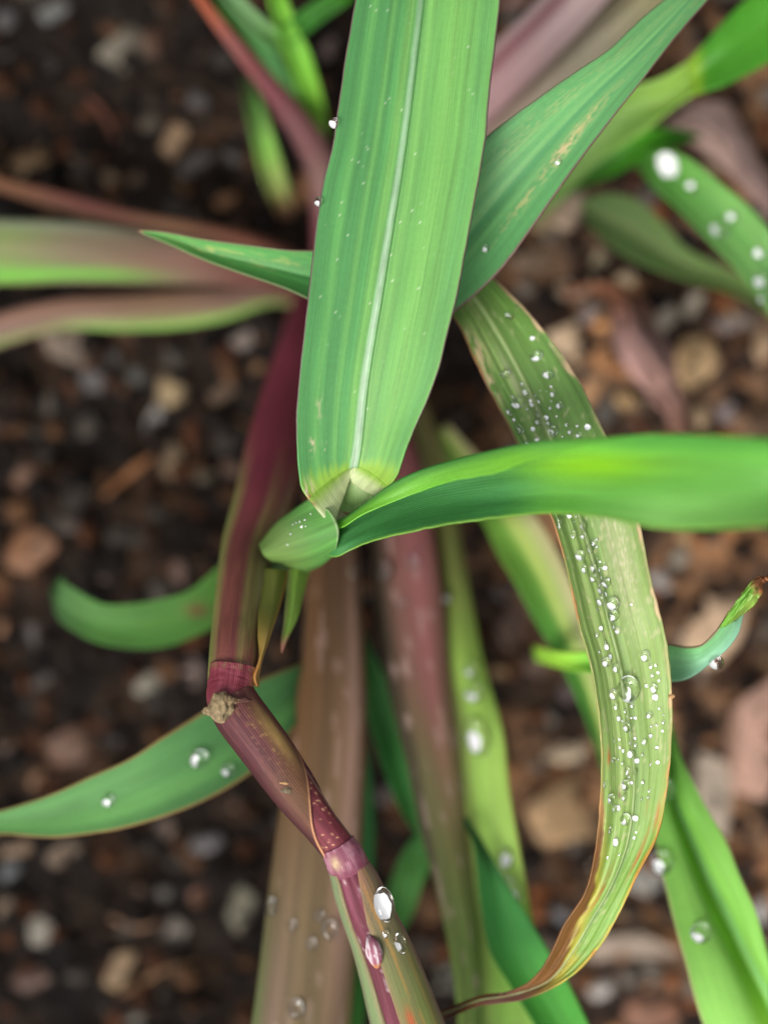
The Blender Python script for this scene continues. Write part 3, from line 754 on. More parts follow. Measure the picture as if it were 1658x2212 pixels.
def old_tint(s, t, U, V):
    c = mix(S(116, 160, 76), S(150, 180, 98), ss(.20, .42, t))
    c = mix(c, S(132, 176, 76), ss(.56, .72, t) * .8)
    c = mix(c, S(170, 196, 116), gauss(s, .30, .07) * .40 + gauss(s, .42, .025) * .4)
    c = mix(c, S(100, 136, 72), gauss(s, .545, .03) * .55 + gauss(s, .64, .05) * .30 * (1 - ss(.5, .8, t)))
    st = noise(s * 34, t * 4, 51)
    c = c * (.90 + .18 * st)[..., None]
    c = blotch(c, (130, 110, 84), gauss(st, .2, .10) * gauss(s, .5, .35) * .22 * (1 - ss(.45, .6, t)))
    # silvery worn patch on the right half
    f = gauss(s, .77, .12) * gauss(t, .37, .07)
    c = blotch(c, (206, 204, 164), f * .5 + f * ss(.55, .75, noise(s * 60, t * 240, 53)) * .6)
    f2 = gauss(s, .10, .10) * gauss(t, .095, .022) + gauss(s, .06, .05) * gauss(t, .135, .02)
    c = blotch(c, (226, 206, 158), f2 * ss(.36, .52, fbm(s * 18, t * 70, 57, 3)))
    c = blotch(c, (206, 200, 156), ss(.70, .84, fbm(s * 22, t * 110, 58, 2)) * .5)
    c = blotch(c, (190, 200, 150), gauss(s, .36, .05) * gauss(t, .14, .03) * .8)
    # tan margins, wider and browner towards the tip
    wl = .012 + .035 * fbm(t * 30, s * 0, 61, 3) + np.interp(t, [.60, .64, .70, .76, .80, .84, .87], [0, .09, .13, .30, .48, .75, 1.2])
    wr = .010 + .09 * fbm(t * 34, s * 0 + 4, 62, 3) ** 1.6 + np.interp(t, [.84, .87], [0, .3])
    jl = (.30 * wl + .02) * (fbm(s * 9, t * 70, 63, 3) - .5) * 1.6
    fl = 1 - ss(wl * .6, wl, s + jl); fr = 1 - ss(wr * .5, wr, (1 - s) + jl)
    yl = 1 - ss(wl * .9, wl * 1.25 + .10, s + jl); yr = 1 - ss(wr, wr * 1.5 + .05, (1 - s) + jl)
    c = blotch(c, (206, 186, 66), np.maximum(yl * ss(.60, .72, t), yr * ss(.58, .75, t)) * .75)
    lc = mix(S(196, 146, 92), S(122, 70, 36), ss(.60, .68, t))
    rc = mix(S(230, 196, 156), S(206, 146, 62), ss(.45, .70, t))
    dark = .55 + .9 * fbm(s * 26, t * 60, 66, 3)
    c = mix(c, lc * dark[..., None], fl * np.clip(.25 + .9 * ss(.35, .6, fbm(t * 22, s * 0 + 2, 88, 3)) + ss(.58, .64, t), 0, .92))
    c = mix(c, rc * (.85 + .3 * noise(s * 30, t * 90, 67))[..., None], fr * np.clip(.3 + .8 * ss(.4, .6, fbm(t * 26, s * 0 + 7, 89, 3)), 0, .88) * (1 - ss(.84, .88, t)))
    c = mix(c, S(96, 52, 28) * dark[..., None], ss(.845, .885, t))
    # brown lesions low on the blade
    q = gauss(s, .34, .035) * gauss(t, .715, .026) + gauss(s, .80, .035) * gauss(t, .69, .024) + gauss(s, .70, .02) * gauss(t, .635, .012) * .7 + gauss(s, .90, .03) * gauss(t, .655, .016) * .7 + gauss(s, .12, .03) * gauss(t, .57, .012)
    c = blotch(c, (188, 128, 70), q * ss(.30, .55, fbm(s * 30, t * 50, 71, 3)) * 1.3)
    c = blotch(c, (120, 50, 60), gauss(U, 1338, 3) * gauss(V, 1718, 7) * .9 + gauss(U, 1107, 4) * gauss(V, 684, 4) * .6)
    # rusty purple thread along the upper left margin
    c = mix(c, S(120, 70, 60), (1 - ss(0, .022, s)) * (1 - ss(.10, .5, t)) * .8)
    return c
OL = [(905, 600, -13), (955, 650, -10), (992, 705, -8.0), (1022, 772, -6.4), (1052, 832, -5.2), (1082, 888, -4.2), (1112, 945, -3.2), (1148, 1020, -2.2), (1190, 1110, -1.4), (1212, 1180, -1), (1232, 1260, -.5), (1252, 1350, 0), (1275, 1430, .2), (1290, 1520, .3), (1299, 1600, .3), (1299, 1680, .2), (1294, 1759, 0), (1284, 1849, -.6), (1264, 1929, -1.2), (1219, 1999, -2.4), (1189, 2064, -3.6), (1149, 2119, -5), (1094, 2146, -6.5), (1039, 2154, -8), (964, 2179, -10), (880, 2206, -12)]
OMm = [(940, 560, -14), (1000, 612, -11), (1036, 655, -9.4), (1078, 720, -7.6), (1118, 792, -6.2), (1152, 860, -5.2), (1182, 925, -4.2), (1216, 1012, -3.2), (1252, 1112, -2.4), (1276, 1190, -2), (1298, 1268, -1.5), (1318, 1350, -1), (1338, 1428, -.9), (1352, 1510, -.8), (1362, 1592, -.8), (1370, 1670, -.8), (1366, 1755, -1), (1350, 1838, -1.5), (1318, 1918, -2.2), (1276, 1990, -3.2), (1238, 2055, -4.4), (1186, 2118, -5.5), (1110, 2148, -6.4), (1036, 2160, -7.6), (965, 2188, -9.6), (880, 2212, -11.6)]
OR = [(985, 540, -14), (1035, 575, -11.5), (1075, 610, -9.5), (1120, 652, -7.6), (1165, 702, -6.0), (1208, 758, -5), (1248, 818, -4.0), (1296, 915, -3), (1345, 1022, -1.8), (1378, 1115, -1.2), (1396, 1205, -.6), (1415, 1290, -.1), (1434, 1360, .1), (1446, 1440, .2), (1451, 1520, .2), (1450, 1610, .1), (1443, 1690, 0), (1422, 1795, -.4), (1380, 1880, -1), (1339, 1969, -1.8), (1299, 2039, -2.8), (1229, 2109, -4.2), (1129, 2159, -6.0), (1029, 2176, -7.6), (966, 2201, -10), (880, 2224, -12)]
blade(plant, [OL, OMm, OR], old_tint, n=460, m=71, cup=.45, mat=M_OLD, key="old", seed=11, edge=3.5, wavy=.45, bumpy=.5,
      midrib=(7, 1.5, lambda s, t: mix(S(176, 196, 136), S(140, 172, 90), ss(.35, .65, s)) * (.9 + .2 * noise(s * 3, t * 40, 5))[..., None], 0.00005),
      label="drooping yellowing blade with tan edges, covered in water drops, its tip brown and twisted")

# ---- the red stem with its node
def red_tint(ph, t, U, V):
    c = mix(S(108, 36, 52), S(112, 62, 54), ss(.45, .75, t))
    st = noise(ph * 7.5, t * 1.2, 3); st2 = noise(ph * 17, t * 2, 5)
    c = mix(c, S(122, 108, 66), (ss(.38, .70, st) * .75) * ss(.35, .65, t))
    c = mix(c, S(96, 40, 52), ss(.55, .8, st2) * .5)
    c = mix(c, S(104, 118, 56), gauss(ph, .25, .42) * .8 * ss(.35, .6, t) + gauss(ph, 2.25, .4) * .5 * ss(.5, .7, t) * (1 - ss(.86, .97, t)))
    c = mix(c, S(150, 150, 110), gauss(ph, 2.55, .25) * .5 * ss(.4, .6, t) * (1 - ss(.75, .85, t)))
    c = mix(c, S(132, 104, 90), ss(.965, .99, t) * ss(.35, .6, noise(ph * 9, t * 60, 12)) * .9)
    return c * (.85 + .3 * noise(ph * 11, t * 30, 7))[..., None]
tube(plant, [(690, 640, -46, 50), (660, 745, -36, 58), (622, 880, -28, 64), (594, 978, -22.5, 66), (568, 1078, -17.5, 63), (536, 1180, -13, 58), (522, 1260, -8.5, 55), (511, 1350, -4.6, 54), (504, 1420, -2.0, 53), (500, 1470, -1, 51)],
     red_tint, name="sheath", n=200, k=72, flat=.85, seed=3, key="red", oblique=.9, label="maroon and olive striped sheath of the bent stem")
def node_tint(ph, t, U, V):
    c = mix(S(100, 34, 46), S(124, 54, 66), ss(.45, .75, noise(ph * 12, t, 3)))
    c = mix(c, S(100, 66, 50), gauss(t, .86, .07) * ss(.3, .6, noise(ph * 8, t * 20, 5)))
    c = mix(c, S(112, 84, 60), (1 - ss(.05, .2, t)) * ss(.4, .6, noise(ph * 10, t * 9, 8)) * .8)
    return mix(c, S(178, 130, 90), gauss(ph, 2.9, .3) * .6)
tube(plant, [(503, 1438, -1.1, 50), (499, 1470, -.8, 49), (496, 1500, -.5, 51), (502, 1524, -.4, 53)], node_tint, name="node", n=60, k=60, flat=.9, seed=6, bumpy=.06)
# sheath below the node, its margin drawn aside along the inner stalk
CUL = [(495, 1503, -.6, 54), (516, 1540, -.5, 57), (547, 1582, -.4, 57), (582, 1629, -.6, 56), (620, 1684, -.9, 53), (656, 1733, -1.2, 49), (692, 1780, -1.6, 43), (722, 1818, -1.9, 41), (742, 1846, -2.2, 40)]
def lower_tint(ph, t, U, V):
    st = noise(ph * 12, t * 1.5, 3)
    c = mix(S(98, 42, 50), S(122, 68, 68), ss(.45, .7, st))
    c = mix(c, S(122, 84, 52), ss(.30, .6, t) * gauss(ph, 1.7, .9) * .9)
    c = mix(c, S(196, 160, 96), gauss(ph, 2.35, .33) * gauss(t, .30, .16) * (1.0))
    c = mix(c, S(205, 165, 100), ss(.60, .74, fbm(ph * 30, t * 70, 9, 3)) * gauss(t, .25, .22) * gauss(ph, 2.0, .5) * .6)
    c = mix(c, S(70, 28, 36), gauss(ph, .30, .35) * .8)
    return c * (.40 + .16 * noise(ph * 9, t * 22, 4) + .14 * noise(ph * 22, t * 2, 14))[..., None]
def low_arc(t):
    e = np.pi * 1.02 - ss(.30, 1.0, t) ** 1.1 * np.pi * .88
    lo = -1.15 * np.pi + 0.0 * t + ss(.3, 1, t) * np.pi * .55
    hi = np.where(t < .30, np.pi * 1.02 - (t - .30) * 0, e)
    return lo, hi
def low_margin(ph, t, U, V):
    c = lower_tint(ph, t, U, V)
    hi = low_arc(t[:, 0])[1][:, None]
    return mix(c, S(208, 150, 110), (1 - ss(.0, .16, hi - ph)) * ss(.2, .4, t) * .85)
tube(plant, CUL, low_margin, name="sheath", n=160, k=72, arc=low_arc, flat=.92, thick=0.0003, seed=12, key="lower", label="maroon and tan sheath below the crusted node")
def inner_tint(ph, t, U, V):
    c = mix(S(92, 32, 42), S(112, 46, 56), ss(.4, .7, noise(ph * 14, t * 2, 3)))
    c = mix(c, S(214, 170, 130), ss(.70, .80, fbm(ph * 34, t * 90, 9, 3)) * .8 * ss(.3, .6, t))
    c = mix(c, S(150, 140, 130), gauss(ph, 2.95, .12) * .6)
    c = mix(c, S(160, 96, 116), ss(.9, .97, t) * .7)
    return mix(c, S(232, 214, 140), gauss(ph, .95, .35) * ss(.945, .975, t) * .95)
tube(plant, [(a, b, z - .1, r * .90) for a, b, z, r in CUL[1:]] + [(752, 1868, -2.4, 40)], inner_tint, name="stem", n=120, k=56, flat=.9, seed=13, bumpy=.04)
tube(plant, [(728, 1824, -1.9, 39), (738, 1842, -2.0, 42), (746, 1858, -2.2, 44), (755, 1878, -2.5, 45)],
     lambda ph, t, U, V: mix(mix(mix(S(122, 66, 84), S(150, 104, 116), ss(.4, .7, noise(ph * 7, t * 3, 3))), S(110, 46, 66), ss(.6, .95, t) * .8), S(196, 178, 132), np.clip(gauss(ph, 1.05, .24) * gauss(t, .45, .20) * (.4 + .8 * noise(ph * 9, t * 6, 5)), 0, 1)), name="node", n=30, k=48, flat=.9, seed=19, bumpy=.08)
# the lower stem: purple inside, an olive sheath that leaves a gap
LOW = [(742, 1846, -2.2, 42), (754, 1876, -2.5, 46), (766, 1905, -2.7, 52), (792, 1972, -3.2, 57), (818, 2032, -3.7, 62), (846, 2110, -4.2, 69), (878, 2211, -4.8, 77), (920, 2330, -5.6, 82), (975, 2480, -7, 84), (1050, 2680, -9, 80)]
def gap(t):
    x = np.array([0, .08, .2, .3, .48, .62, 1]); a = np.interp(t, x, [.16, .19, .15, .17, .22, .24, .24]); b = np.interp(t, x, [.80, .62, .44, .40, .43, .44, .44])
    return np.arccos(1 - 2 * a), np.arccos(1 - 2 * b)
def purple_tint(ph, t, U, V):
    c = mix(S(90, 32, 46), S(120, 60, 76), ss(.5, .75, noise(ph * 18, t * 3, 3)))
    c = mix(c, S(196, 180, 176), ss(.62, .8, fbm(ph * 9, t * 26, 6, 3)) * .7)
    return mix(c, S(190, 150, 160), (1 - ss(.0, .04, t)) * .6)
tube(plant, [(a, b, z, r * .94) for a, b, z, r in LOW], purple_tint, name="stem", n=120, k=60, flat=.88, seed=14)
def olive_tint(ph, t, U, V):
    p = np.mod(ph, 2 * np.pi)
    c = mix(S(128, 112, 86), S(126, 138, 74), ss(.1, .4, t) * (.5 + .6 * noise(p * 5, t * 4, 3)))
    left = 1 - ss(1.2, 1.35, p)
    c = mix(c, S(128, 150, 104), left * .85)
    c = mix(c, S(160, 118, 120), gauss(p, 2.95, .22) * .8 + gauss(p, .05, .2) * .6)
    c = mix(c, S(196, 140, 60), ss(.62, .75, noise(p * 12, t * 6, 9)) * gauss(p, 2.0, .5) * .5)
    c = mix(c, S(190, 130, 105), gauss(p, 1.9, .25) * gauss(t, .06, .05) * .8)
    c = blotch(c, (190, 90, 50), gauss(U, 868, 60) * gauss(V, 2190, 26) * gauss(p, 1.75, .12))
    g0, g1 = gap(t[:, 0]); e = gauss(ph, g1[:, None], .10) + gauss(ph, g0[:, None] + 2 * np.pi, .14)
    c = mix(c, S(150, 120, 90), e * .7)
    return c * (.62 + .22 * noise(p * 16, t * 5, 4))[..., None]
tube(plant, LOW, olive_tint, name="sheath", n=170, k=80, arc=lambda t: (gap(t)[1], gap(t)[0] + 2 * np.pi), flat=.9, thick=0.0004, seed=15, key="low", label="olive sheath split by a purple groove, holding a white drop")
# a bud in the groove
tube(plant, [(797, 2022, -1.4, 6), (803, 2040, -.9, 15), (808, 2060, -.9, 18), (812, 2078, -1.2, 13), (814, 2090, -1.8, 5)],
     lambda ph, t, U, V: mix(mix(S(140, 84, 100), S(205, 190, 195), ss(.5, .75, noise(ph * 4, t * 7, 3))), S(196, 130, 70), ss(.75, .9, t) * .8), name="bud", n=30, k=24, flat=.7, seed=16)
# crust of dried fibres at the node
def crust(u, v, z, r, seed, name="dry_scar", sx=1.0, sy=1.0, col=(158, 138, 104), par=None):
    V, F = ICO3; V = V.copy()
    V = V * (.62 + .75 * fbm(V[:, 0] * 3.2 + seed, V[:, 1] * 3.2 + V[:, 2] * 2.3, seed, 4))[:, None]
    k = r * sc_at(z)
    V = V * [k * sx, k * sy, k * .5] + P(u, v, z)
    T = S(*col) * (.15 + 1.5 * fbm(V[:, 0] * 5200, V[:, 1] * 5200, seed, 3) ** 1.5)[:, None]
    return mesh_obj(name, V, F, M_DEAD, par or plant, T, V[:, :2] * 1000, smooth=False)
crust(476, 1528, 1.9, 32, 3, sx=.8, sy=1.0)
crust(488, 1514, 2.1, 17, 23, sx=.9, sy=.9, col=(146, 124, 92))
crust(451, 1536, .8, 15, 5, sx=1.0, sy=.7)
crust(503, 1513, 1.9, 13, 7, sx=1.4, sy=.6, col=(120, 92, 70))
crust(526, 1512, 1.8, 11, 9, sx=1.6, sy=.5, col=(96, 60, 52))
# yellowish margin of the upper sheath, and a pointed bract
blade(plant, [[(562, 1225, -9), (558, 1300, -5.4), (556, 1370, -2), (556, 1430, -1), (543, 1462, -.6), (550, 1484, -.4)],
              [(600, 1228, -8), (592, 1300, -5), (577, 1372, -1.4), (560, 1435, -.2), (551, 1464, .1), (556, 1482, 0)],
              [(625, 1232, -10), (606, 1306, -6.5), (584, 1376, -3), (565, 1436, -1.6), (560, 1466, -1), (560, 1484, -.8)]],
      lambda s, t, U, V: mix(mix(S(112, 118, 48), S(156, 128, 62), ss(.3, .7, t)), S(196, 140, 74), np.maximum(ss(.8, .97, s), ss(.72, .86, t) * (1 - ss(.45, .8, s)))), name="sheath_margin", n=60, m=17, mat=M_OLD, seed=17)
blade(plant, [[(618, 1228, -10), (616, 1290, -8), (611, 1350, -6.5), (606, 1392, -6), (607, 1410, -6)], [(642, 1226, -9), (634, 1292, -7), (624, 1350, -6), (612, 1390, -5.6), (608, 1410, -6)], [(672, 1226, -11), (654, 1292, -8.6), (642, 1338, -7), (619, 1386, -6), (609, 1411, -6)]],
      lambda s, t, U, V: mix(mix(S(112, 158, 60), S(150, 170, 110), (1 - ss(.1, .3, s)) * .8), S(176, 130, 110), ss(.72, .95, t)), name="bract", n=50, m=15, mat=M_LEAF, seed=18, label="small pointed green bract with a browned tip")

# ---- the blurred stems
def stem_tint(*stops, bands=(), seed=0, spots=0.0):
    cs = np.array([S(*c) for c in stops])
    def f(ph, t, U, V):
        x = t * (len(cs) - 1); i = np.clip(np.floor(x).astype(int), 0, len(cs) - 2)
        c = mix(cs[i], cs[i + 1], ss(0, 1, x - i))
        p = np.mod(ph, 2 * np.pi)
        for col, cen, w, k, t0, t1 in bands:
            c = mix(c, S(*col), gauss(p, cen, w) * k * ss(t0 - .12, t0 + .12, t) * (1 - ss(t1 - .12, t1 + .12, t)))
        c = c * (.78 + .44 * noise(p * 5, t * 4, seed))[..., None]
        if spots: c = mix(c, S(190, 160, 150), ss(.78, .86, noise(p * 6, t * 34, seed + 4)) * spots)
        return c
    return f
tube(plant, [(700, 660, -44, 50), (708, 900, -36, 54), (716, 1120, -28, 55), (720, 1260, -25, 58), (716, 1500, -21, 76), (694, 1760, -18, 92), (652, 2211, -15, 107), (600, 2600, -13, 110)],
     stem_tint((92, 54, 36), (82, 56, 36), (100, 76, 52), (98, 82, 56), (102, 92, 62), bands=[((150, 118, 104), 2.3, .3, .75, .35, .8), ((84, 58, 34), .8, .6, .85, .15, .62), ((96, 116, 70), .3, .35, .9, .75, 1.5), ((130, 160, 80), 2.95, .2, .8, .8, 1.5), ((126, 100, 94), .9, .3, .5, .75, 1.5)], seed=2, spots=.2),  # pale band on the right flank is a highlight put into the colour
     n=150, k=48, flat=.6, seed=20, key="brown", label="thick brown stem running straight, blurred, dotted with pale drops")
tube(plant, [(720, 660, -44, 40), (790, 830, -38, 52), (848, 1010, -33, 60), (872, 1180, -29, 70), (886, 1330, -27, 74), (905, 1480, -25, 68), (934, 1630, -23, 60), (960, 1790, -22, 52), (984, 1920, -21, 42), (1004, 2050, -20, 34), (1015, 2211, -19, 26), (1020, 2480, -18, 22)],
     stem_tint((116, 56, 60), (118, 66, 66), (122, 84, 72), (112, 102, 62), (104, 130, 58), (110, 140, 60), bands=[((58, 54, 40), .55, .6, .95, .1, .75), ((150, 90, 92), 1.95, .4, .7, .2, .55), ((88, 100, 46), 1.2, .3, .6, .6, 1.2)], seed=5, spots=.4),  # dark band on the left flank is shade painted into the colour
     n=150, k=44, flat=.7, seed=21, key="pink", label="pinkish stem turning olive, half hidden under the young blade")
# leaves and sheaths along it
blade(plant, [[(880, 880, -37), (918, 1020, -34), (944, 1180, -31), (952, 1300, -29), (960, 1450, -26), (984, 1560, -24), (998, 1700, -22), (1018, 1850, -21), (1026, 2000, -20), (1030, 2211, -19), (1035, 2450, -20)],
              [(895, 870, -38), (945, 1015, -34.5), (972, 1175, -30), (985, 1300, -28), (1006, 1450, -25), (1034, 1570, -23.5), (1050, 1705, -23), (1072, 1855, -22), (1090, 2000, -21), (1110, 2211, -20), (1130, 2450, -21)],
              [(915, 860, -39), (970, 1010, -35), (996, 1170, -31), (1018, 1290, -29), (1050, 1450, -26), (1084, 1570, -23), (1098, 1705, -21), (1124, 1855, -20), (1152, 2000, -19), (1200, 2211, -18), (1240, 2450, -20)]],
      flat_tint((112, 110, 70), (116, 128, 70), (150, 196, 92), (184, 232, 126), (170, 226, 112), (176, 226, 128), margin=(140, 150, 70), across=[((150, 160, 100), .12, .1, .6)], seed=3), n=140, m=25, mat=M_BACK, key="bright", seed=22, label="bright green blade lying along the pinkish stem, with blurred drops")
blade(plant, [[(1000, 1770, -21), (1026, 1830, -17.5), (1040, 1950, -17), (1062, 2060, -16.5), (1110, 2140, -16), (1165, 2230, -15), (1260, 2400, -14)],
              [(1005, 1768, -21), (1060, 1870, -18.5), (1085, 1970, -18), (1120, 2075, -17.5), (1160, 2140, -17), (1215, 2230, -16), (1290, 2390, -14)],
              [(1010, 1766, -21), (1085, 1900, -17.5), (1140, 1985, -17), (1180, 2050, -16.5), (1218, 2110, -16), (1268, 2211, -15), (1330, 2370, -14)]],
      flat_tint((56, 112, 66), (60, 140, 66), (74, 160, 62), (84, 166, 66), seed=8), n=70, m=21, mat=M_BACK, seed=23, label="deeper green blade crossing the bright one low down")
blade(plant, [[(940, 950, -37), (990, 1060, -33), (1044, 1130, -29), (1077, 1196, -27), (1113, 1256, -26), (1152, 1332, -25), (1200, 1413, -25), (1245, 1500, -25), (1285, 1600, -26), (1310, 1680, -28)],
              [(950, 930, -38), (1030, 1040, -34), (1085, 1120, -29), (1122, 1180, -28), (1160, 1246, -27), (1195, 1325, -26), (1235, 1410, -26), (1268, 1498, -26), (1298, 1600, -27), (1313, 1680, -28)],
              [(965, 915, -38), (1075, 1030, -34), (1150, 1105, -28), (1190, 1170, -26), (1228, 1250, -25), (1255, 1330, -25), (1280, 1410, -25), (1300, 1496, -25), (1314, 1600, -26), (1316, 1680, -28)]],
      flat_tint((104, 150, 62), (110, 166, 66), (90, 160, 66), (70, 146, 60), across=[((190, 180, 150), .95, .25, .75), ((176, 200, 110), .62, .12, .8)], seed=4), n=80, m=25, mat=M_BACK, seed=24, label="striped blade, half green and half pale beige, passing under the yellowing leaf")
blade(plant, [[(740, 1300, -34), (778, 1400, -30), (786, 1480, -28), (800, 1560, -27), (830, 1660, -26), (862, 1740, -26), (905, 1810, -27)],
              [(748, 1300, -35), (790, 1405, -31), (812, 1485, -29), (835, 1570, -28), (862, 1660, -27), (885, 1735, -27), (908, 1808, -27)],
              [(756, 1300, -35), (800, 1405, -30), (842, 1485, -28), (872, 1580, -27), (892, 1660, -26), (906, 1735, -26), (911, 1806, -27)]],
      flat_tint((70, 120, 70), (96, 170, 100), (70, 150, 76), (56, 120, 56), seed=6), n=60, m=17, mat=M_BACK, seed=25, label="green blade wedged between the brown stem and the pinkish stem")
blade(plant, [[(925, 1780, -30), (880, 1830, -30), (850, 1890, -30), (838, 1950, -31), (842, 2010, -32)], [(940, 1795, -30), (905, 1845, -31), (880, 1905, -31), (868, 1960, -32), (856, 2010, -32)], [(955, 1810, -31), (930, 1862, -30), (908, 1915, -30), (892, 1965, -31), (868, 2012, -32)]],
      flat_tint((56, 120, 56), (84, 150, 76), (70, 140, 64), seed=7), n=40, m=15, mat=M_BACK, seed=26, label="short green blade curving out from under the pinkish stem")
blade(plant, [[(740, 1500, -36), (748, 1640, -32), (752, 1780, -30), (752, 1920, -29), (748, 2060, -28), (735, 2240, -27), (720, 2420, -27)], [(760, 1500, -37), (772, 1640, -33), (780, 1780, -31), (778, 1920, -30), (772, 2060, -29), (756, 2240, -28), (735, 2420, -27)], [(775, 1500, -36), (795, 1640, -32), (806, 1780, -30), (802, 1920, -29), (794, 2060, -28), (778, 2240, -27), (750, 2420, -27)]],
      flat_tint((50, 106, 60), (52, 120, 62), (60, 130, 56), (84, 160, 60), seed=9), n=60, m=15, mat=M_BACK, seed=27, label="dark green blade tucked along the right flank of the brown stem")
# left stems
tube(plant, [(690, 620, -46, 40), (560, 545, -40, 34), (430, 508, -38, 28), (260, 474, -37, 25), (120, 432, -38, 20), (0, 398, -39, 14), (-160, 340, -42, 8)],
     stem_tint((92, 50, 44), (104, 62, 48), (112, 78, 56), (124, 74, 64), (130, 88, 62), (140, 96, 66), bands=[((118, 116, 70), 2.6, .5, .5, .2, .7)], seed=7), n=70, k=26, flat=.7, seed=28, label="thin reddish brown stem, topmost of the left stems")
tube(plant, [(690, 635, -46, 30), (600, 592, -41, 36), (480, 568, -38, 50), (330, 556, -36, 58), (170, 545, -34, 66), (0, 543, -33, 72), (-200, 540, -32, 74)],
     stem_tint((84, 42, 42), (98, 62, 54), (108, 88, 72), (112, 100, 78), (112, 132, 70), (120, 156, 74), bands=[((150, 156, 130), .55, .3, .8, .5, 2), ((92, 160, 50), 2.4, .28, .9, .45, 2), ((130, 80, 74), 1.6, .4, .5, .1, .55), ((112, 100, 80), 1.5, .35, .6, .4, .85)], seed=9), n=80, k=40, flat=.55, seed=29, label="thick pale green stem between the two thinner left stems")
tube(plant, [(690, 650, -46, 26), (590, 630, -43, 30), (480, 655, -41, 38), (380, 668, -40, 42), (250, 676, -39, 38), (140, 678, -39, 34), (40, 700, -39, 36), (-80, 740, -39, 36), (-200, 790, -40, 30)],
     stem_tint((80, 46, 42), (112, 86, 76), (114, 94, 72), (114, 88, 74), (112, 88, 78), (112, 98, 78), bands=[((112, 156, 70), 2.6, .45, .95, .1, .62), ((150, 110, 90), .9, .4, .5, .3, 1), ((120, 150, 70), 2.4, .3, .7, .7, 2)], seed=11), n=80, k=36, flat=.6, seed=30, label="mottled pinkish stem, lowest of the left stems")
# upper left and upper right stems
tube(plant, [(715, 620, -46, 44), (716, 480, -43, 42), (702, 375, -40, 38), (666, 300, -37, 33), (620, 232, -35, 27), (571, 171, -33, 22), (522, 110, -31, 19), (473, 49, -30, 15), (436, 0, -30, 12), (380, -80, -30, 8)],
     stem_tint((90, 44, 48), (96, 50, 54), (104, 78, 72), (100, 62, 62), (104, 54, 58), (108, 58, 54), (140, 70, 44), (156, 68, 40), bands=[((60, 30, 40), 2.9, .4, .7, .2, .55)], seed=13), n=90, k=26, flat=.8, seed=31, label="thin red stem with an orange end, pointing away from the crown")
tube(plant, [(730, 620, -46, 46), (850, 440, -42, 50), (980, 270, -36, 54), (1090, 150, -32, 56), (1180, 60, -30, 56), (1290, -60, -28, 56), (1420, -220, -26, 54)],
     stem_tint((110, 52, 60), (130, 76, 80), (190, 150, 150), (204, 174, 172), (196, 164, 160), bands=[((120, 60, 70), 2.0, .32, .9, .3, 2), ((180, 160, 155), 2.8, .3, .7, .4, 2)], seed=15), n=70, k=36, flat=.6, seed=32, label="thick pink stem behind the diagonal blade")
blade(plant, [[(900, 450, -42), (1050, 250, -38), (1130, 170, -36), (1220, 85, -34), (1310, 10, -33), (1420, -90, -33)], [(940, 470, -41), (1080, 290, -36), (1170, 200, -33), (1265, 110, -31), (1350, 35, -30), (1450, -60, -30)], [(975, 490, -43), (1110, 330, -39), (1205, 240, -37), (1305, 145, -35), (1390, 65, -34), (1480, -30, -34)]],
      flat_tint((160, 140, 120), (200, 176, 158), (206, 192, 166), (200, 192, 140), seed=5), n=50, m=17, mat=M_DEAD, name="dry_sheath", seed=33)
# spotted left leaf, curved left leaf
blade(plant, [[(690, 1420, -24), (627, 1443, -19), (560, 1470, -16), (435, 1541, -13), (353, 1592, -12), (274, 1643, -12), (196, 1678, -12.5), (118, 1714, -13), (0, 1753, -15), (-140, 1785, -18), (-300, 1800, -24)],
              [(695, 1455, -25), (635, 1500, -20.5), (568, 1545, -17.5), (440, 1632, -13.8), (355, 1678, -12.8), (265, 1718, -12.8), (200, 1740, -13.3), (118, 1762, -13.8), (0, 1778, -15.6), (-140, 1800, -19), (-300, 1804, -24)],
              [(700, 1490, -24), (645, 1560, -19), (575, 1640, -16), (445, 1728, -13), (357, 1763, -12), (260, 1790, -12), (205, 1799, -12.5), (118, 1808, -13), (0, 1801, -15), (-140, 1812, -18), (-300, 1806, -24)]],
      flat_tint((58, 108, 62), (74, 130, 78), (84, 142, 82), (82, 138, 80), (80, 134, 76), margin=(150, 110, 70), across=[((112, 180, 100), .7, .15, .4)], seed=12, mw=.02), n=110, m=25, key="spot", mat=M_BACK, seed=34, label="long green blade with two blurred drops, reaching away from the brown stem")
blade(plant, [[(140, 1236, -28), (133, 1251, -27), (169, 1278, -26), (220, 1304, -25.5), (274, 1306, -25.5), (353, 1294, -26), (412, 1275, -26.5), (467, 1231, -27), (540, 1160, -30), (620, 1070, -36)],
              [(120, 1255, -29), (122, 1288, -27.8), (158, 1322, -26.8), (216, 1348, -26.2), (284, 1354, -26.2), (362, 1344, -26.6), (424, 1322, -27.2), (475, 1290, -28.4), (560, 1205, -31), (640, 1100, -37)],
              [(112, 1270, -28), (124, 1330, -27), (165, 1365, -26), (216, 1388, -25.5), (294, 1400, -25.5), (372, 1392, -26), (431, 1368, -26.5), (480, 1340, -27), (575, 1240, -30), (655, 1130, -36)]],
      lambda s, t, U, V: blotch(flat_tint((60, 98, 56), (72, 126, 56), (76, 132, 58), (90, 140, 64), (84, 118, 58), seed=14)(s, t, U, V), (110, 80, 56), gauss(U, 425, 26) * gauss(V, 1318, 16) * .9), n=80, m=21, mat=M_BACK, seed=35, label="curved green blade with a brown spot, just left of the red stem")
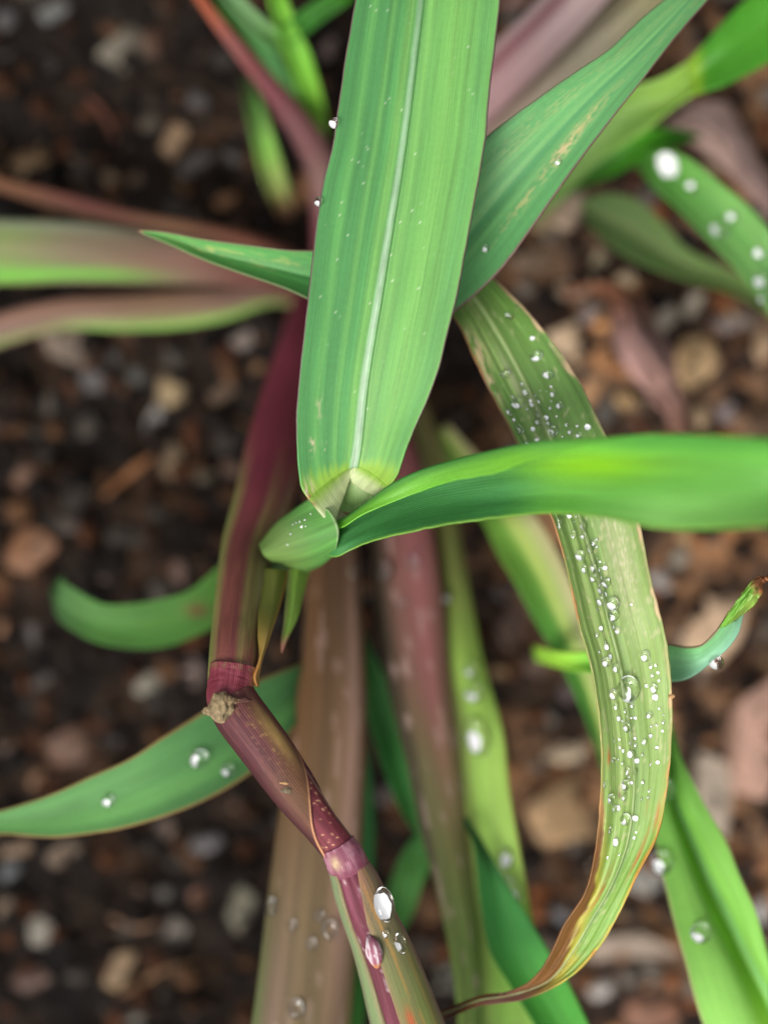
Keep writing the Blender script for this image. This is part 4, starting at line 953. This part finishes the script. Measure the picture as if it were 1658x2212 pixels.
# blade with a yellow collar, upper right
blade(plant, [[(1010, 470, -42), (1130, 372, -36), (1240, 290, -31), (1357, 190, -27), (1420, 172, -26), (1488, 135, -25)], [(1030, 500, -43), (1160, 410, -37), (1262, 335, -32), (1378, 235, -29), (1440, 215, -28), (1492, 165, -27)], [(1060, 520, -42), (1190, 445, -36), (1290, 350, -31), (1400, 274, -27), (1450, 232, -26), (1497, 200, -25)]],
      flat_tint((110, 140, 80), (116, 164, 80), (120, 172, 76), (140, 190, 80), seed=15), n=50, m=19, name="sheath", mat=M_LEAF, seed=36)
blade(plant, [[(1486, 136, -25), (1556, 56, -24), (1611, 0, -24), (1700, -70, -24), (1860, -170, -28)], [(1490, 166, -26.5), (1560, 118, -25.5), (1635, 62, -25.5), (1740, -15, -25.5), (1900, -120, -29)], [(1494, 201, -25), (1560, 183, -24), (1660, 131, -24), (1770, 45, -24), (1930, -80, -28)]],
      lambda s, t, U, V: mix(flat_tint((90, 170, 50), (92, 176, 46), (100, 180, 60), seed=16)(s, t, U, V), S(170, 210, 70), (1 - ss(.03, .09, t)) * .9), n=50, m=19, mat=M_SOFT, seed=37, label="bright green blade with a yellow collar in the far corner behind the diagonal blade")
blade(plant, [[(1120, 440, -40), (1222, 372, -36), (1300, 325, -34), (1390, 284, -33), (1460, 280, -34), (1512, 292, -36)], [(1130, 460, -41), (1235, 390, -37), (1310, 352, -35), (1400, 305, -34), (1462, 292, -35), (1512, 294, -36)], [(1150, 480, -40), (1254, 405, -36), (1325, 375, -34), (1408, 328, -33), (1470, 306, -34), (1512, 296, -36)]],
      flat_tint((60, 120, 50), (76, 146, 48), (96, 186, 40), (90, 160, 60), seed=18), n=50, m=15, mat=M_SOFT, seed=38, label="short bright green blade tip under the collared blade")
# the curled leaf at the right
QD = lambda s, t, U, V: mix(mix(mix(S(150, 214, 70), S(100, 182, 70), ss(.1, .35, t)), S(130, 194, 160), ss(.35, .75, t) * (.4 + .6 * s)), S(112, 60, 60), (1 - ss(0, .03, s)) * .8) * (.9 + .2 * noise(s * 12, t * 4, 3))[..., None]
blade(plant, [[(1150, 1395, -30), (1210, 1408, -20), (1285, 1404, -14), (1370, 1392, -9), (1445, 1393, -5), (1480, 1399, -4), (1508, 1397, -3), (1527, 1386, -2.4), (1545, 1367, -2), (1558, 1349, -1.6), (1573, 1325, -1)],
              [(1152, 1412, -30), (1212, 1428, -21), (1285, 1428, -15.5), (1370, 1428, -10.5), (1447, 1432, -7), (1478, 1433, -5.6), (1504, 1428, -4.6), (1532, 1410, -4), (1556, 1390, -3.4), (1575, 1366, -3), (1588, 1342, -2.4)],
              [(1155, 1428, -30), (1218, 1446, -20), (1285, 1452, -14), (1370, 1462, -9), (1449, 1470, -6), (1478, 1466, -5), (1505, 1452, -4.4), (1540, 1427, -4.2), (1570, 1402, -4), (1594, 1368, -3.6), (1606, 1325, -3)]],
      QD, n=110, m=25, key="curl", seed=39, mat=M_LEAF, label="small blade emerging behind the yellowing leaf and curling upward")
blade(plant, [[(1552, 1356, -1.4), (1573, 1323, -.6), (1592, 1295, 0), (1610, 1269, .6), (1623, 1254, .6), (1638, 1247, .2), (1657, 1247, 0)],
              [(1572, 1350, -1.0), (1590, 1322, .2), (1608, 1298, 1.0), (1624, 1278, 1.2), (1634, 1264, 1.0), (1644, 1254, .4), (1658, 1248, 0)],
              [(1604, 1328, -2.6), (1619, 1316, -1.2), (1632, 1306, -.2), (1641, 1290, .4), (1648, 1278, .4), (1646, 1264, .2), (1659, 1249, 0)]],
      lambda s, t, U, V: mix(mix(S(118, 176, 58), S(150, 186, 80), ss(.4, .8, s)), S(158, 100, 60), np.clip(ss(.62, .85, t + .25 * (noise(s * 6, t * 8, 4) - .5) + .12 * s) + (1 - ss(0, .03, s)) * .5 + ss(.95, 1, s) * .7, 0, 1)), name="leaf_tip", n=60, m=21, seed=40, mat=M_OLD, edge=5, bumpy=1.2, label="browned torn tip of the curling blade")

# ================================================================ other plants
r1 = ground_pt(690, 330)
seed1 = thing("grass_seedling", "bright green grass seedling with several narrow blades beside the thin red stem", "grass seedling", tuple(r1))
def strip(par, pts, wid, cols, seed, label=None, key=None, cup=1.2, mat=None, margin=None):
    """a narrow blade given by its middle line (u, v, z) and half widths"""
    p = np.asarray(pts, float); d = np.gradient(p[:, :2], axis=0); d /= np.linalg.norm(d, axis=1, keepdims=True)
    nrm = np.stack([-d[:, 1], d[:, 0]], -1); w = np.asarray(wid, float)[:, None]
    a = p.copy(); b = p.copy(); a[:, :2] += nrm * w; b[:, :2] -= nrm * w; c = p.copy(); c[:, 2] -= cup
    return blade(par, [a, c, b], flat_tint(*cols, seed=seed, margin=margin), n=50, m=15, seed=seed + 60, label=label, key=key, mat=mat)
strip(seed1, [(693, 335, -47), (688, 295, -42), (680, 240, -38), (664, 183, -35), (640, 112, -32), (612, 50, -31)], [10, 17, 19, 22, 24, 16], [(110, 150, 70), (118, 186, 60), (108, 180, 56), (100, 170, 50)], 1, "upright light green blade of the seedling")
strip(seed1, [(640, 118, -34), (600, 86, -33), (572, 66, -32), (540, 36, -31), (500, -8, -31), (450, -60, -34)], [16, 17, 16, 14, 13, 4], [(90, 150, 66), (120, 172, 112), (130, 176, 130)], 2)
strip(seed1, [(632, 90, -33), (618, 50, -31.5), (600, 0, -31), (585, -60, -32)], [20, 19, 16, 8], [(100, 170, 50), (112, 182, 56), (100, 170, 60)], 3)
strip(seed1, [(600, 92, -34), (640, 60, -31), (690, 22, -29), (735, -4, -28), (800, -60, -30)], [15, 20, 20, 15, 4], [(70, 140, 56), (70, 136, 50), (96, 190, 40)], 4, mat=M_SOFT)
strip(seed1, [(660, 230, -42), (610, 185, -40), (572, 128, -38), (530, 60, -36), (492, 0, -36), (460, -60, -38)], [8, 20, 26, 26, 22, 6], [(70, 120, 60), (66, 130, 66), (54, 116, 40), (50, 110, 36)], 5)
r2 = ground_pt(612, 455)
seed2 = thing("grass_seedling", "single pale green seedling blade with a pinkish base on dark soil", "grass seedling", tuple(r2))
strip(seed2, [(620, 470, -47), (606, 425, -44), (585, 360, -41), (566, 290, -39), (548, 225, -39), (530, 165, -41)], [10, 19, 22, 19, 15, 5], [(140, 110, 84), (130, 160, 84), (112, 170, 70), (80, 130, 56), (70, 96, 50)], 6)

# grass rooted beyond the right edge: the wet blade and the dull blade
rootR = ground_pt(1900, 980)
wet = thing("grass_plant", "grass rooted beyond the right stones, its wet blade carrying a large white drop", "grass plant", tuple(rootR))
blade(wet, [[(1368, 330, -36), (1420, 322, -30), (1476, 337, -27), (1556, 397, -25), (1615, 445, -24), (1660, 497, -23), (1740, 590, -25), (1840, 760, -34), (1895, 975, -47)],
            [(1366, 340, -36.4), (1405, 352, -31.6), (1470, 396, -28.8), (1544, 460, -26.6), (1604, 516, -25.4), (1660, 582, -24.4), (1745, 690, -26.5), (1845, 830, -35), (1900, 980, -47)],
            [(1366, 350, -36), (1397, 389, -30), (1462, 448, -27), (1536, 524, -25), (1597, 588, -24), (1660, 668, -23), (1750, 780, -26), (1850, 890, -35), (1906, 985, -47)]],
      flat_tint((96, 170, 72), (122, 186, 104), (146, 200, 132), (150, 204, 140), across=[((80, 150, 70), .5, .08, .6)], seed=21), n=90, m=25, key="wet", mat=M_BACK, seed=41, label="wet green blade with a big white drop")
blade(wet, [[(1255, 436, -37), (1290, 422, -36), (1357, 425, -35), (1417, 468, -35), (1476, 532, -35.5), (1556, 576, -36), (1640, 620, -37), (1760, 760, -41), (1896, 985, -47.5)],
            [(1256, 450, -38), (1288, 460, -37.4), (1350, 486, -36.5), (1408, 525, -36.5), (1470, 568, -36.6), (1556, 600, -37), (1640, 640, -38), (1762, 780, -42), (1900, 990, -47.5)],
            [(1258, 464, -37), (1290, 502, -36), (1340, 545, -35), (1400, 574, -35), (1465, 598, -35.5), (1556, 622, -36), (1640, 660, -37), (1764, 800, -41), (1904, 995, -47.5)]],
      flat_tint((96, 130, 76), (112, 148, 84), (110, 150, 76), (110, 152, 70), across=[((150, 170, 120), .5, .08, .5)], seed=22), n=70, m=19, mat=M_BACK, seed=42, label="dull green blade lying close to the soil")
rootF = ground_pt(1860, 2700)
wide = thing("grass_plant", "grass rooted beyond the lower stones, its keeled broad blade carrying three blurred drops", "grass plant", tuple(rootF))
blade(wide, [[(1432, 1560, -20), (1420, 1660, -16), (1404, 1740, -15), (1416, 1828, -15), (1435, 1907, -14), (1454, 1987, -13), (1480, 2082, -12), (1505, 2176, -12), (1560, 2320, -15), (1700, 2540, -30), (1850, 2690, -47)],
             [(1436, 1560, -20), (1436, 1660, -16), (1440, 1734, -15.5), (1464, 1812, -15.5), (1494, 1900, -14.5), (1530, 1990, -13.5), (1568, 2085, -12.5), (1602, 2176, -12.5), (1650, 2310, -15), (1760, 2520, -30), (1856, 2686, -47)],
             [(1440, 1556, -20.5), (1447, 1655, -18), (1452, 1730, -18), (1482, 1804, -18), (1520, 1895, -17), (1566, 1988, -16), (1614, 2084, -15), (1660, 2174, -15), (1705, 2300, -17), (1790, 2510, -31), (1860, 2690, -47.5)],
             [(1444, 1556, -20), (1460, 1648, -17), (1474, 1712, -16), (1508, 1780, -15.5), (1548, 1866, -14.5), (1590, 1950, -13.5), (1634, 2050, -12.5), (1685, 2150, -12.5), (1740, 2280, -15), (1815, 2500, -30), (1864, 2694, -47)],
             [(1448, 1556, -20), (1472, 1640, -17), (1494, 1684, -16), (1526, 1747, -15.5), (1566, 1815, -14.5), (1598, 1894, -13.5), (1630, 1966, -12.5), (1662, 2060, -12.5), (1760, 2250, -15), (1830, 2490, -30), (1868, 2698, -47)]],
      flat_tint((112, 182, 76), (128, 194, 90), (134, 198, 98), (140, 200, 104), across=[((136, 200, 52), .40, .09, .85), ((80, 150, 46), .47, .025, .6), ((130, 200, 150), .56, .035, .5)], seed=24, margin=(150, 150, 110), mw=.02), n=110, m=49, key="wide", mat=M_BACK, seed=43, label="broad keeled blade with three blurred drops")  # bluish strip beside the keel is a painted highlight

# ---- dead leaves and rootlets lying on the soil
def lying(name, curves, cols, label, cat, seed, bumpy=6.0):
    o = blade(None, curves, flat_tint(*cols, seed=seed, var=.3), name=name, n=50, m=19, mat=M_DEAD, thick=.0003, seed=seed, bumpy=bumpy, edge=10)
    tag(o, label, cat)
    return o
lying("dead_leaf", [[(1436, 262, -44), (1496, 222, -43), (1564, 222, -43), (1610, 300, -43), (1660, 385, -43), (1740, 480, -46)], [(1440, 275, -43), (1500, 262, -41), (1550, 280, -40.5), (1600, 350, -40.5), (1655, 420, -41), (1730, 500, -45)], [(1446, 290, -44), (1490, 308, -43), (1536, 340, -43), (1595, 400, -43), (1640, 450, -43), (1715, 515, -46)]],
      [(206, 172, 160), (206, 172, 162), (190, 156, 150)], "pinkish dead leaf lying under the bright collared blade", "dead leaf", 81, 3.0)
lying("dead_leaf", [[(1215, 622, -45), (1290, 630, -44), (1318, 655, -42), (1322, 722, -40), (1342, 792, -39), (1400, 852, -39), (1440, 890, -41), (1458, 945, -44)], [(1218, 630, -44), (1300, 620, -42), (1350, 642, -40), (1374, 712, -37), (1402, 775, -36), (1436, 828, -37.5), (1462, 880, -40), (1470, 948, -44)], [(1222, 640, -45), (1312, 608, -44), (1376, 636, -42), (1424, 714, -40), (1456, 776, -39), (1464, 822, -39.5), (1480, 872, -41), (1484, 948, -44)]],
      [(132, 84, 58), (146, 98, 74), (156, 122, 116), (172, 134, 124), (150, 110, 92)], "twisted brown dead leaf beside the large cream stone", "dead leaf", 82, 4.0)
lying("dead_leaf", [[(1040, 175, -43), (1080, 180, -41), (1125, 215, -40), (1160, 262, -42)], [(1035, 205, -42), (1070, 215, -38.5), (1110, 250, -38), (1150, 290, -41)], [(1030, 235, -43), (1060, 262, -41), (1095, 290, -41), (1140, 315, -43)]],
      [(168, 110, 60), (184, 124, 70), (150, 100, 60)], "orange brown dead leaf scrap between the broad blade and the diagonal blade", "dead leaf", 83, 3.0)
def rootlet(pts, col, label, seed):
    q = []
    for (u, v, h, r) in pts:
        g = ground_pt(u, v); q.append((u, v, (g[2] - FOCUS_H) * 1000 + h, r))
    o = tube(None, q, stem_tint(col, col, seed=seed), name="rootlet", n=40, k=10, mat=M_DEAD, seed=seed)
    tag(o, label, "rootlet", "rootlets and straw on the soil")
rootlet([(230, 1978, .3, 4), (300, 2005, .8, 5), (350, 1996, .8, 4), (392, 2030, .3, 3)], (130, 100, 78), "thin brown rootlet crossing above the rusty sided stone", 91)
rootlet([(255, 2150, .2, 4), (300, 2128, .8, 6), (350, 2098, 1.0, 5), (430, 2080, .4, 3)], (140, 108, 80), "pale brown rootlet passing below the upright grey stone", 92)
rootlet([(225, 1070, .2, 5), (270, 1030, .8, 7), (300, 1005, .8, 8), (328, 985, .3, 5)], (150, 102, 66), "short orange straw beside the long tan stone", 93)
rootlet([(186, 205, .2, 5), (220, 240, .8, 6), (250, 300, .3, 4)], (105, 66, 52), "reddish rootlet below the large grey beige stone", 94)
rootlet([(1460, 880, .5, 8), (1490, 960, 1.0, 9), (1540, 1060, .8, 8), (1580, 1120, .3, 5)], (128, 92, 74), "brown straw running on from the twisted dead leaf", 95)
rootlet([(1240, 1290, .4, 6), (1280, 1360, .8, 7), (1330, 1420, .4, 5)], (124, 86, 60), "brown straw under the yellowing leaf's middle", 96)

bits = random.Random(5)
for i in range(26):
    u, v = (bits.uniform(1080, 1640) if i % 3 else bits.uniform(20, 600)), bits.uniform(30, 2190)
    a, l = bits.uniform(0, math.pi), bits.uniform(18, 55)
    near = min((q for q in STONES if q[6]), key=lambda q: math.hypot(q[0] - u, q[1] - v))
    short = re.split(r" (?:above|on|next|beside|lying|below|under|close|at|near|along|between|behind|left|beneath|just|in|of)\b", near[6])[0]
    w, col = bits.choice([("brown", (128, 92, 66)), ("pale", (170, 146, 112)), ("dark", (80, 56, 42)), ("reddish", (130, 80, 60))])
    k = .75 if u < 900 else 1.0
    rootlet([(u - l * math.cos(a), v - l * math.sin(a), .2, 3), (u + bits.uniform(-6, 6), v + bits.uniform(-6, 6), 1.0, bits.uniform(3.5, 7)), (u + l * math.cos(a), v + l * math.sin(a), .3, 3)],
            tuple(x * k for x in col), "bit of %s straw on the soil near the %s" % (w, short), 200 + i)

# ================================================================ water drops
def drop_mesh():
    import bmesh
    bm = bmesh.new(); bmesh.ops.create_uvsphere(bm, u_segments=28, v_segments=18, radius=1.0)
    for v in bm.verts:
        if v.co.z < 0: v.co.z *= 0.72
    me = bpy.data.meshes.new("water_drop"); bm.to_mesh(me); bm.free()
    me.polygons.foreach_set("use_smooth", [True] * len(me.polygons)); me.materials.append(M_WATER); me.update()
    return me
DROP = drop_mesh()
def glint_material():
    m = bpy.data.materials.new("glint_white"); m.use_nodes = True
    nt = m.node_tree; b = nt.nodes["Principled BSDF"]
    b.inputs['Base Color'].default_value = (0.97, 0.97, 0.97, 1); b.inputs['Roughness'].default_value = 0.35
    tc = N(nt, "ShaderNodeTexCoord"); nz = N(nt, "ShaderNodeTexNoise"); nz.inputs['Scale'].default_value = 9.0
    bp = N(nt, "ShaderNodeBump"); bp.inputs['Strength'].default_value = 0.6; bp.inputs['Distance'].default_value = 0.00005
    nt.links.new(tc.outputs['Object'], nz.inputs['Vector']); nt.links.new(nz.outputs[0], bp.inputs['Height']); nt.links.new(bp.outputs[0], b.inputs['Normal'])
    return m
M_GLINT = glint_material()
GLINTS = []
for i in range(7):                 # a white patch low in the drop that paints its bright highlight
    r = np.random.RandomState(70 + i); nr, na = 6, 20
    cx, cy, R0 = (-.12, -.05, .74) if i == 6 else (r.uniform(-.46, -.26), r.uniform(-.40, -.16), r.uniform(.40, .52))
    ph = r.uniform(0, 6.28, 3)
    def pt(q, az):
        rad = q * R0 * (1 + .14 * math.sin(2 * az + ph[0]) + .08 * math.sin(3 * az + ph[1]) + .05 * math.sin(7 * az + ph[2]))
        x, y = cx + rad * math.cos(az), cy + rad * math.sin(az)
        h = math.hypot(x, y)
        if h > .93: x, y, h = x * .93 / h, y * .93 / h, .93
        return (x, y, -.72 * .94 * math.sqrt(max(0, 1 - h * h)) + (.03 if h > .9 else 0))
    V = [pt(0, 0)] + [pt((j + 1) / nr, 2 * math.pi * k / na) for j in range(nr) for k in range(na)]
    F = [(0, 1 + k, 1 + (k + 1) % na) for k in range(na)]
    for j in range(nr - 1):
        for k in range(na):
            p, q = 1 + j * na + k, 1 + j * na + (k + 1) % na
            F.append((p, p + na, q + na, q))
    me = bpy.data.meshes.new("painted_glint"); me.from_pydata(V, [], F); me.polygons.foreach_set("use_smooth", [True] * len(F)); me.materials.append(M_GLINT); me.update()
    GLINTS.append(me)
CAMP = Vector((0, 0, FOCUS_H + DIST))
def drop(key, u, v, r, label, group, asp=1.0, rot=0.0, hgt=0.62, side=None, glint=True):
    d = (Vector(P(u, v, 0)) - CAMP).normalized()
    loc, nrm, *_ = BV[key].ray_cast(CAMP, d)
    if loc is None:
        loc, nrm, *_ = BV[key].find_nearest(Vector(P(u, v, 0)))
    if nrm.z < 0: nrm = -nrm
    zz = (loc.z - FOCUS_H) * 1000
    k = (1.25 if r < 9 else 1.1) * r * sc_at(zz)
    o = bpy.data.objects.new("water_drop", DROP)
    if side is not None:                                  # a bead hanging on the margin
        p = Vector(P(u, v, zz + side)); o.location = p; o.scale = (k, k, k)
    else:
        q = nrm.to_track_quat('Z', 'Y')
        R = q.to_matrix().to_4x4() @ Matrix.Rotation(-q.to_euler('ZYX').z + math.radians(rot), 4, 'Z')
        o.matrix_world = Matrix.Translation(loc + nrm * k * hgt * 0.68) @ R @ Matrix.Diagonal((k, k * asp, k * hgt, 1))
    C.objects.link(o)
    if glint:
        f = bpy.data.objects.new("painted_glint", GLINTS[6 if glint == 'full' or (r < 6 and rng.random() < .35) else rng.randrange(6)]); C.objects.link(f); f.parent = o
    tag(o, label, "water drop", group)
    return o
def old_label(u, v, r, where):
    m = np.array(OMm); mu = np.interp(v, m[:, 1], m[:, 0])
    size = "pinhead" if r < 2.6 else "tiny" if r < 4 else "small" if r < 7 else "round"
    half = "on the midrib of" if abs(u - mu) < 9 else "on the drop crowded half of" if u < mu else "on the worn silvery half of"
    return "%s clear drop %s the yellowing leaf, %s" % (size, half, where)
# on the yellowing blade, upper stretch (crop at 944.9 + .24425 c)
UP = [(590, 893, 42, .62, -15), (700, 1140, 56, .85, 25), (630, 1218, 27), (672, 1281, 13), (722, 1371, 33, 1.0), (842, 1362, 17, 1.2), (887, 1302, 28), (889, 1240, 28), (893, 1192, 18), (835, 1107, 26), (826, 1150, 17),
      (884, 1124, 17), (752, 964, 19), (782, 1040, 38), (796, 1186, 11), (852, 1070, 17), (962, 1262, 19), (984, 1312, 20), (1021, 1385, 35), (887, 1462, 26, 1.0), (798, 1492, 22), (1078, 1156, 26), (1000, 1175, 11, 1.3), (1003, 986, 9),
      (1022, 1055, 19, 1.4), (980, 885, 50, .65, -20), (880, 720, 52, .75, 20), (1172, 1388, 20), (1142, 1325, 15), (1250, 1420, 23), (1241, 1333, 15), (1328, 1346, 24), (640, 365, 30, .8), (710, 276, 18, .5, 30), (635, 858, 12), (1056, 1248, 11), (954, 1338, 12),
      (901, 1160, 10), (1108, 1430, 8), (840, 560, 18), (660, 1075, 7), (912, 1020, 6), (968, 1028, 6), (1008, 1112, 7)]
# middle stretch (crop at 1160.9, 1106.9 + .21963 c)
MID = [(308, 40, 26, .6), (378, 35, 12), (430, 55, 10), (358, 90, 9), (206, 110, 30, 1.6, 15), (440, 135, 34), (350, 215, 24, 1.5), (444, 230, 28, .9), (550, 300, 28), (585, 262, 15), (583, 336, 13), (512, 352, 29, 1.35), (415, 428, 46, 1.0), (456, 556, 25, 1.5),
       (566, 466, 18, 1.2), (612, 484, 10), (655, 490, 7), (543, 548, 28, 1.15), (607, 560, 16, 1.3), (664, 545, 22), (545, 648, 34), (624, 632, 13, 1.6), (668, 700, 36), (702, 652, 11, 1.5), (612, 758, 46), (664, 806, 13, 1.7), (616, 873, 30, 1.3), (752, 900, 60, 1.0),
       (588, 960, 11, 1.3), (742, 1018, 52), (743, 1116, 19, 1.4), (790, 1163, 25, 1.1), (617, 1140, 19, 1.2), (580, 1206, 20), (664, 1268, 9), (671, 1325, 23, 1.25), (601, 1373, 11), (709, 1416, 17, 1.4), (672, 1472, 40, .95), (768, 1528, 30, 1.35), (744, 1790, 34, 1.3),
       (1062, 1413, 38, 1.2), (1117, 1514, 19, 1.3), (1165, 1502, 13, 1.3), (1131, 1600, 17, 1.3), (1184, 1577, 13), (1195, 1650, 16, .9), (1071, 1706, 16), (1146, 1728, 30, 1.25), (1157, 1818, 24, 1.2), (770, 1910, 19, 1.6), (858, 1956, 15, 1.5), (930, 1900, 19),
       (790, 2028, 16, 1.5), (835, 2045, 14, 1.2), (958, 2022, 14), (922, 2018, 12), (1098, 1994, 28), (1198, 1924, 13, 1.4), (1240, 1990, 9), (1235, 2065, 14, 1.3), (1167, 2090, 12), (914, 2152, 16), (877, 2008, 8), (868, 2110, 30, 1.5), (1112, 2108, 8), (920, 905, 10), (1110, 2196, 13)]
# lower stretch (crop at 1296, 1512 + .3164 c)
LO = [(92, 280, 11), (130, 270, 7), (206, 290, 17), (237, 262, 9), (242, 310, 10, 1.3), (343, 247, 11, 1.2), (302, 287, 15), (388, 326, 10), (288, 372, 11), (130, 326, 9), (152, 348, 9, 1.5), (198, 372, 16, 1.5), (222, 366, 13, 1.5), (86, 410, 13, 1.2), (122, 406, 8), (152, 432, 9, 1.4), (248, 416, 16), (343, 442, 9),
      (393, 427, 12, .9), (184, 484, 17, 1.6), (230, 490, 15), (198, 528, 8), (166, 582, 24, 1.3), (212, 565, 11), (294, 562, 11, 1.3), (28, 580, 10, 1.5), (64, 674, 22, 1.25), (160, 666, 15, 1.4), (334, 622, 10), (328, 664, 9), (282, 674, 9), (92, 742, 15, 1.3), (122, 736, 13, 1.6), (168, 812, 34, 1.15), (240, 808, 17),
      (62, 890, 13, 1.7), (232, 942, 10), (100, 970, 17, 1.7), (130, 1056, 8), (246, 905, 7), (48, 1076, 8), (350, 180, 8), (424, 212, 8), (385, 172, 7)]
for c in UP:
    u, v, r = 944.9 + c[0] * .24425, 593.9 + c[1] * .24425, c[2] * .24425
    lab = {(700, 1140): "roundest bright drop on the upper yellowing leaf, near its left margin", (782, 1040): "drop with a brown speck inside, on the upper yellowing leaf"}.get(c[:2], old_label(u, v, r, "above the young blade"))
    drop("old", u, v, r, lab, "drops on the yellowing leaf above the young blade", *(c[3:4] or (1.0,)), rot=(c[4] if len(c) > 4 else -25), hgt=rng.uniform(.5, .8))
for c in MID:
    u, v, r = 1160.9 + c[0] * .21963, 1106.9 + c[1] * .21963, c[2] * .21963
    lab = {(752, 900): "second largest drop on the yellowing leaf, half bright and half dark"}.get(c[:2], old_label(u, v, r, "beside the curling blade"))
    drop("old", u, v, r, lab, "drops along the middle of the yellowing leaf", *(c[3:4] or (1.0,)), rot=(c[4] if len(c) > 4 else 8), hgt=rng.uniform(.55, .85))
drop("old", 1160.9 + 895 * .21963, 1106.9 + 1735 * .21963, 101 * .21963, "largest clear drop sitting on the midrib of the yellowing leaf", "largest drop on the yellowing leaf", 1.22, 5, .75)
for c in LO:
    u, v, r = 1296 + c[0] * .3164, 1512 + c[1] * .3164, c[2] * .3164
    lab = {(168, 812): "large round drop low on the yellowing leaf"}.get(c[:2], old_label(u, v, r, "below the largest drop"))
    drop("old", u, v, r, lab, "tiny drops on the lower yellowing leaf", *(c[3:4] or (1.0,)), rot=(c[4] if len(c) > 4 else 0), hgt=rng.uniform(.55, .85))
# elsewhere
drop("main", 722, 265, 11, "round drop hanging on the purple edge of the broad blade, higher one", "beads on the broad blade's edge", side=.1)
drop("main", 689, 435, 8.5, "round drop hanging on the purple edge of the broad blade, lower one", "beads on the broad blade's edge", side=.1)
drop("low", 822, 1955, 23, "white oval drop on the olive sheath below the second node", "drops on the lower stem", 1.55, 14, .7, glint="full")
drop("low", 832, 2018, 6, "tiny drop just below the white oval drop", "drops on the lower stem", 1.3, 14)
drop("low", 890, 2036, 13, "drop bulging from the right flank of the olive sheath", "drops on the lower stem", 1.6, 20)
for i, (u, v, r) in enumerate([(659, 1122, 2.6), (648, 1126, 2.4), (652, 1138, 2.6), (640, 1128, 2.0), (633, 1132, 2.2), (628, 1152, 2.6), (672, 1110, 1.8), (660, 1136, 1.8), (622, 1176, 1.8)]):
    drop("sheath", u, v, r, "pinhead drop on the green sheath", "pinhead drops on the green sheath")
drop("diag", 1206, 350, 6, "tiny drop on the scarred patch of the diagonal blade", "drops on the diagonal blade")
drop("diag", 1050, 536, 7, "faint drop low on the diagonal blade", "drops on the diagonal blade")
WL = {0: "large white drop on the wet right blade", }
for i, (u, v, r, a) in enumerate([(1448, 353, 27, 1.1), (1496, 401, 12, 1), (1584, 468, 12, 1), (1552, 500, 19, .8), (1643, 548, 13, 1), (1643, 612, 17, 1), (1585, 612, 11, 1)]):
    drop("wet", u, v, r, "large white drop near the tip of the wet right blade" if i == 0 else "blurred drop further along the wet right blade", "drops on the wet right blade", a, -40, glint="full" if i == 0 else True)
for (u, v, r, a, w) in [(1498, 1683, 21, 1.3, "uppermost"), (1426, 1866, 21, 1.2, "left margin"), (1511, 2018, 20, 1.0, "lowest")]:
    drop("wide", u, v, r, "blurred %s drop on the broad keeled blade" % w, "drops on the broad keeled blade", a, 20)
for (u, v, r, a, lab) in [(1030, 1592, 24, 1.6, "large white drop on the bright blade along the pinkish stem"), (1098, 1852, 20, 1, "round drop on the bright blade, above the white pair"), (1112, 1928, 22, 1.3, "white drop on the bright blade near the darker crossing blade"), (1022, 1500, 18, 1, "pale drop above the large white one on the bright blade"), (1014, 1450, 14, 1, "faint drop high on the bright blade"), (1085, 1890, 14, 1, "small drop between two larger ones on the bright blade"), (967, 1288, 15, 1, "faint grey drop at the top of the bright blade")]:
    drop("bright", u, v, r, lab, "drops on the bright blade", a, 20)
for (u, v, r, lab) in [(427, 1639, 19, "round drop on the long left blade near the culm"), (235, 1729, 13, "small drop in the middle of the long left blade"), (490, 1666, 13, "pale drop on the long left blade beside the maroon sheath")]:
    drop("spot", u, v, r, lab, "drops on the long left blade")
for (u, v, r) in [(710, 2010, 15), (590, 1960, 14), (640, 2180, 15), (690, 1980, 9), (672, 2040, 10), (632, 2000, 9), (760, 1240, 10)]:
    drop("brown", u, v, r, "blurred pale drop on the thick brown stem", "drops on the brown stem", 1.3, 0, glint=False)
for (u, v, r) in [(890, 1216, 13), (838, 1232, 16), (870, 1305, 10)]:
    drop("pink", u, v, r, "blurred drop on the pinkish stem", "drops on the pinkish stem", 1.0, 0, glint=False)
drop("curl", 1546, 1430, 15, "drop clinging below the curling blade", "drops on the curling blade", side=-2.0)
# crumbs stuck on the stem
for (u, v, r, sx, sy, lab) in [(617, 1706, 13, 1.0, .8, "dark crumb of soil stuck on the maroon sheath"), (613, 1692, 7, 1.6, .5, "tan splinter stuck on the maroon sheath above the dark crumb"), (1454, 1503, 8, 1.0, .8, "tan gall on the right margin of the yellowing leaf")]:
    key = "lower" if u < 1000 else "old"
    d = (Vector(P(u, v, 0)) - CAMP).normalized(); hit = BV[key].ray_cast(CAMP, d)[0] or BV[key].find_nearest(Vector(P(u, v, 0)))[0]
    V, F = rock(int(u), ICO2, 3, .4); k = r * PX
    V = V * [k * sx, k * sy, k * .5] + np.array(hit)
    T = (S(190, 150, 104) if sx != 1.0 or u > 1000 else S(112, 100, 80)) * (.5 + fbm(V[:, 0] * 4000, V[:, 1] * 4000, 3, 2))[:, None]
    o = mesh_obj("soil_crumb", V, F, M_DEAD, None, T, V[:, :2] * 1000); tag(o, lab, "crumb")
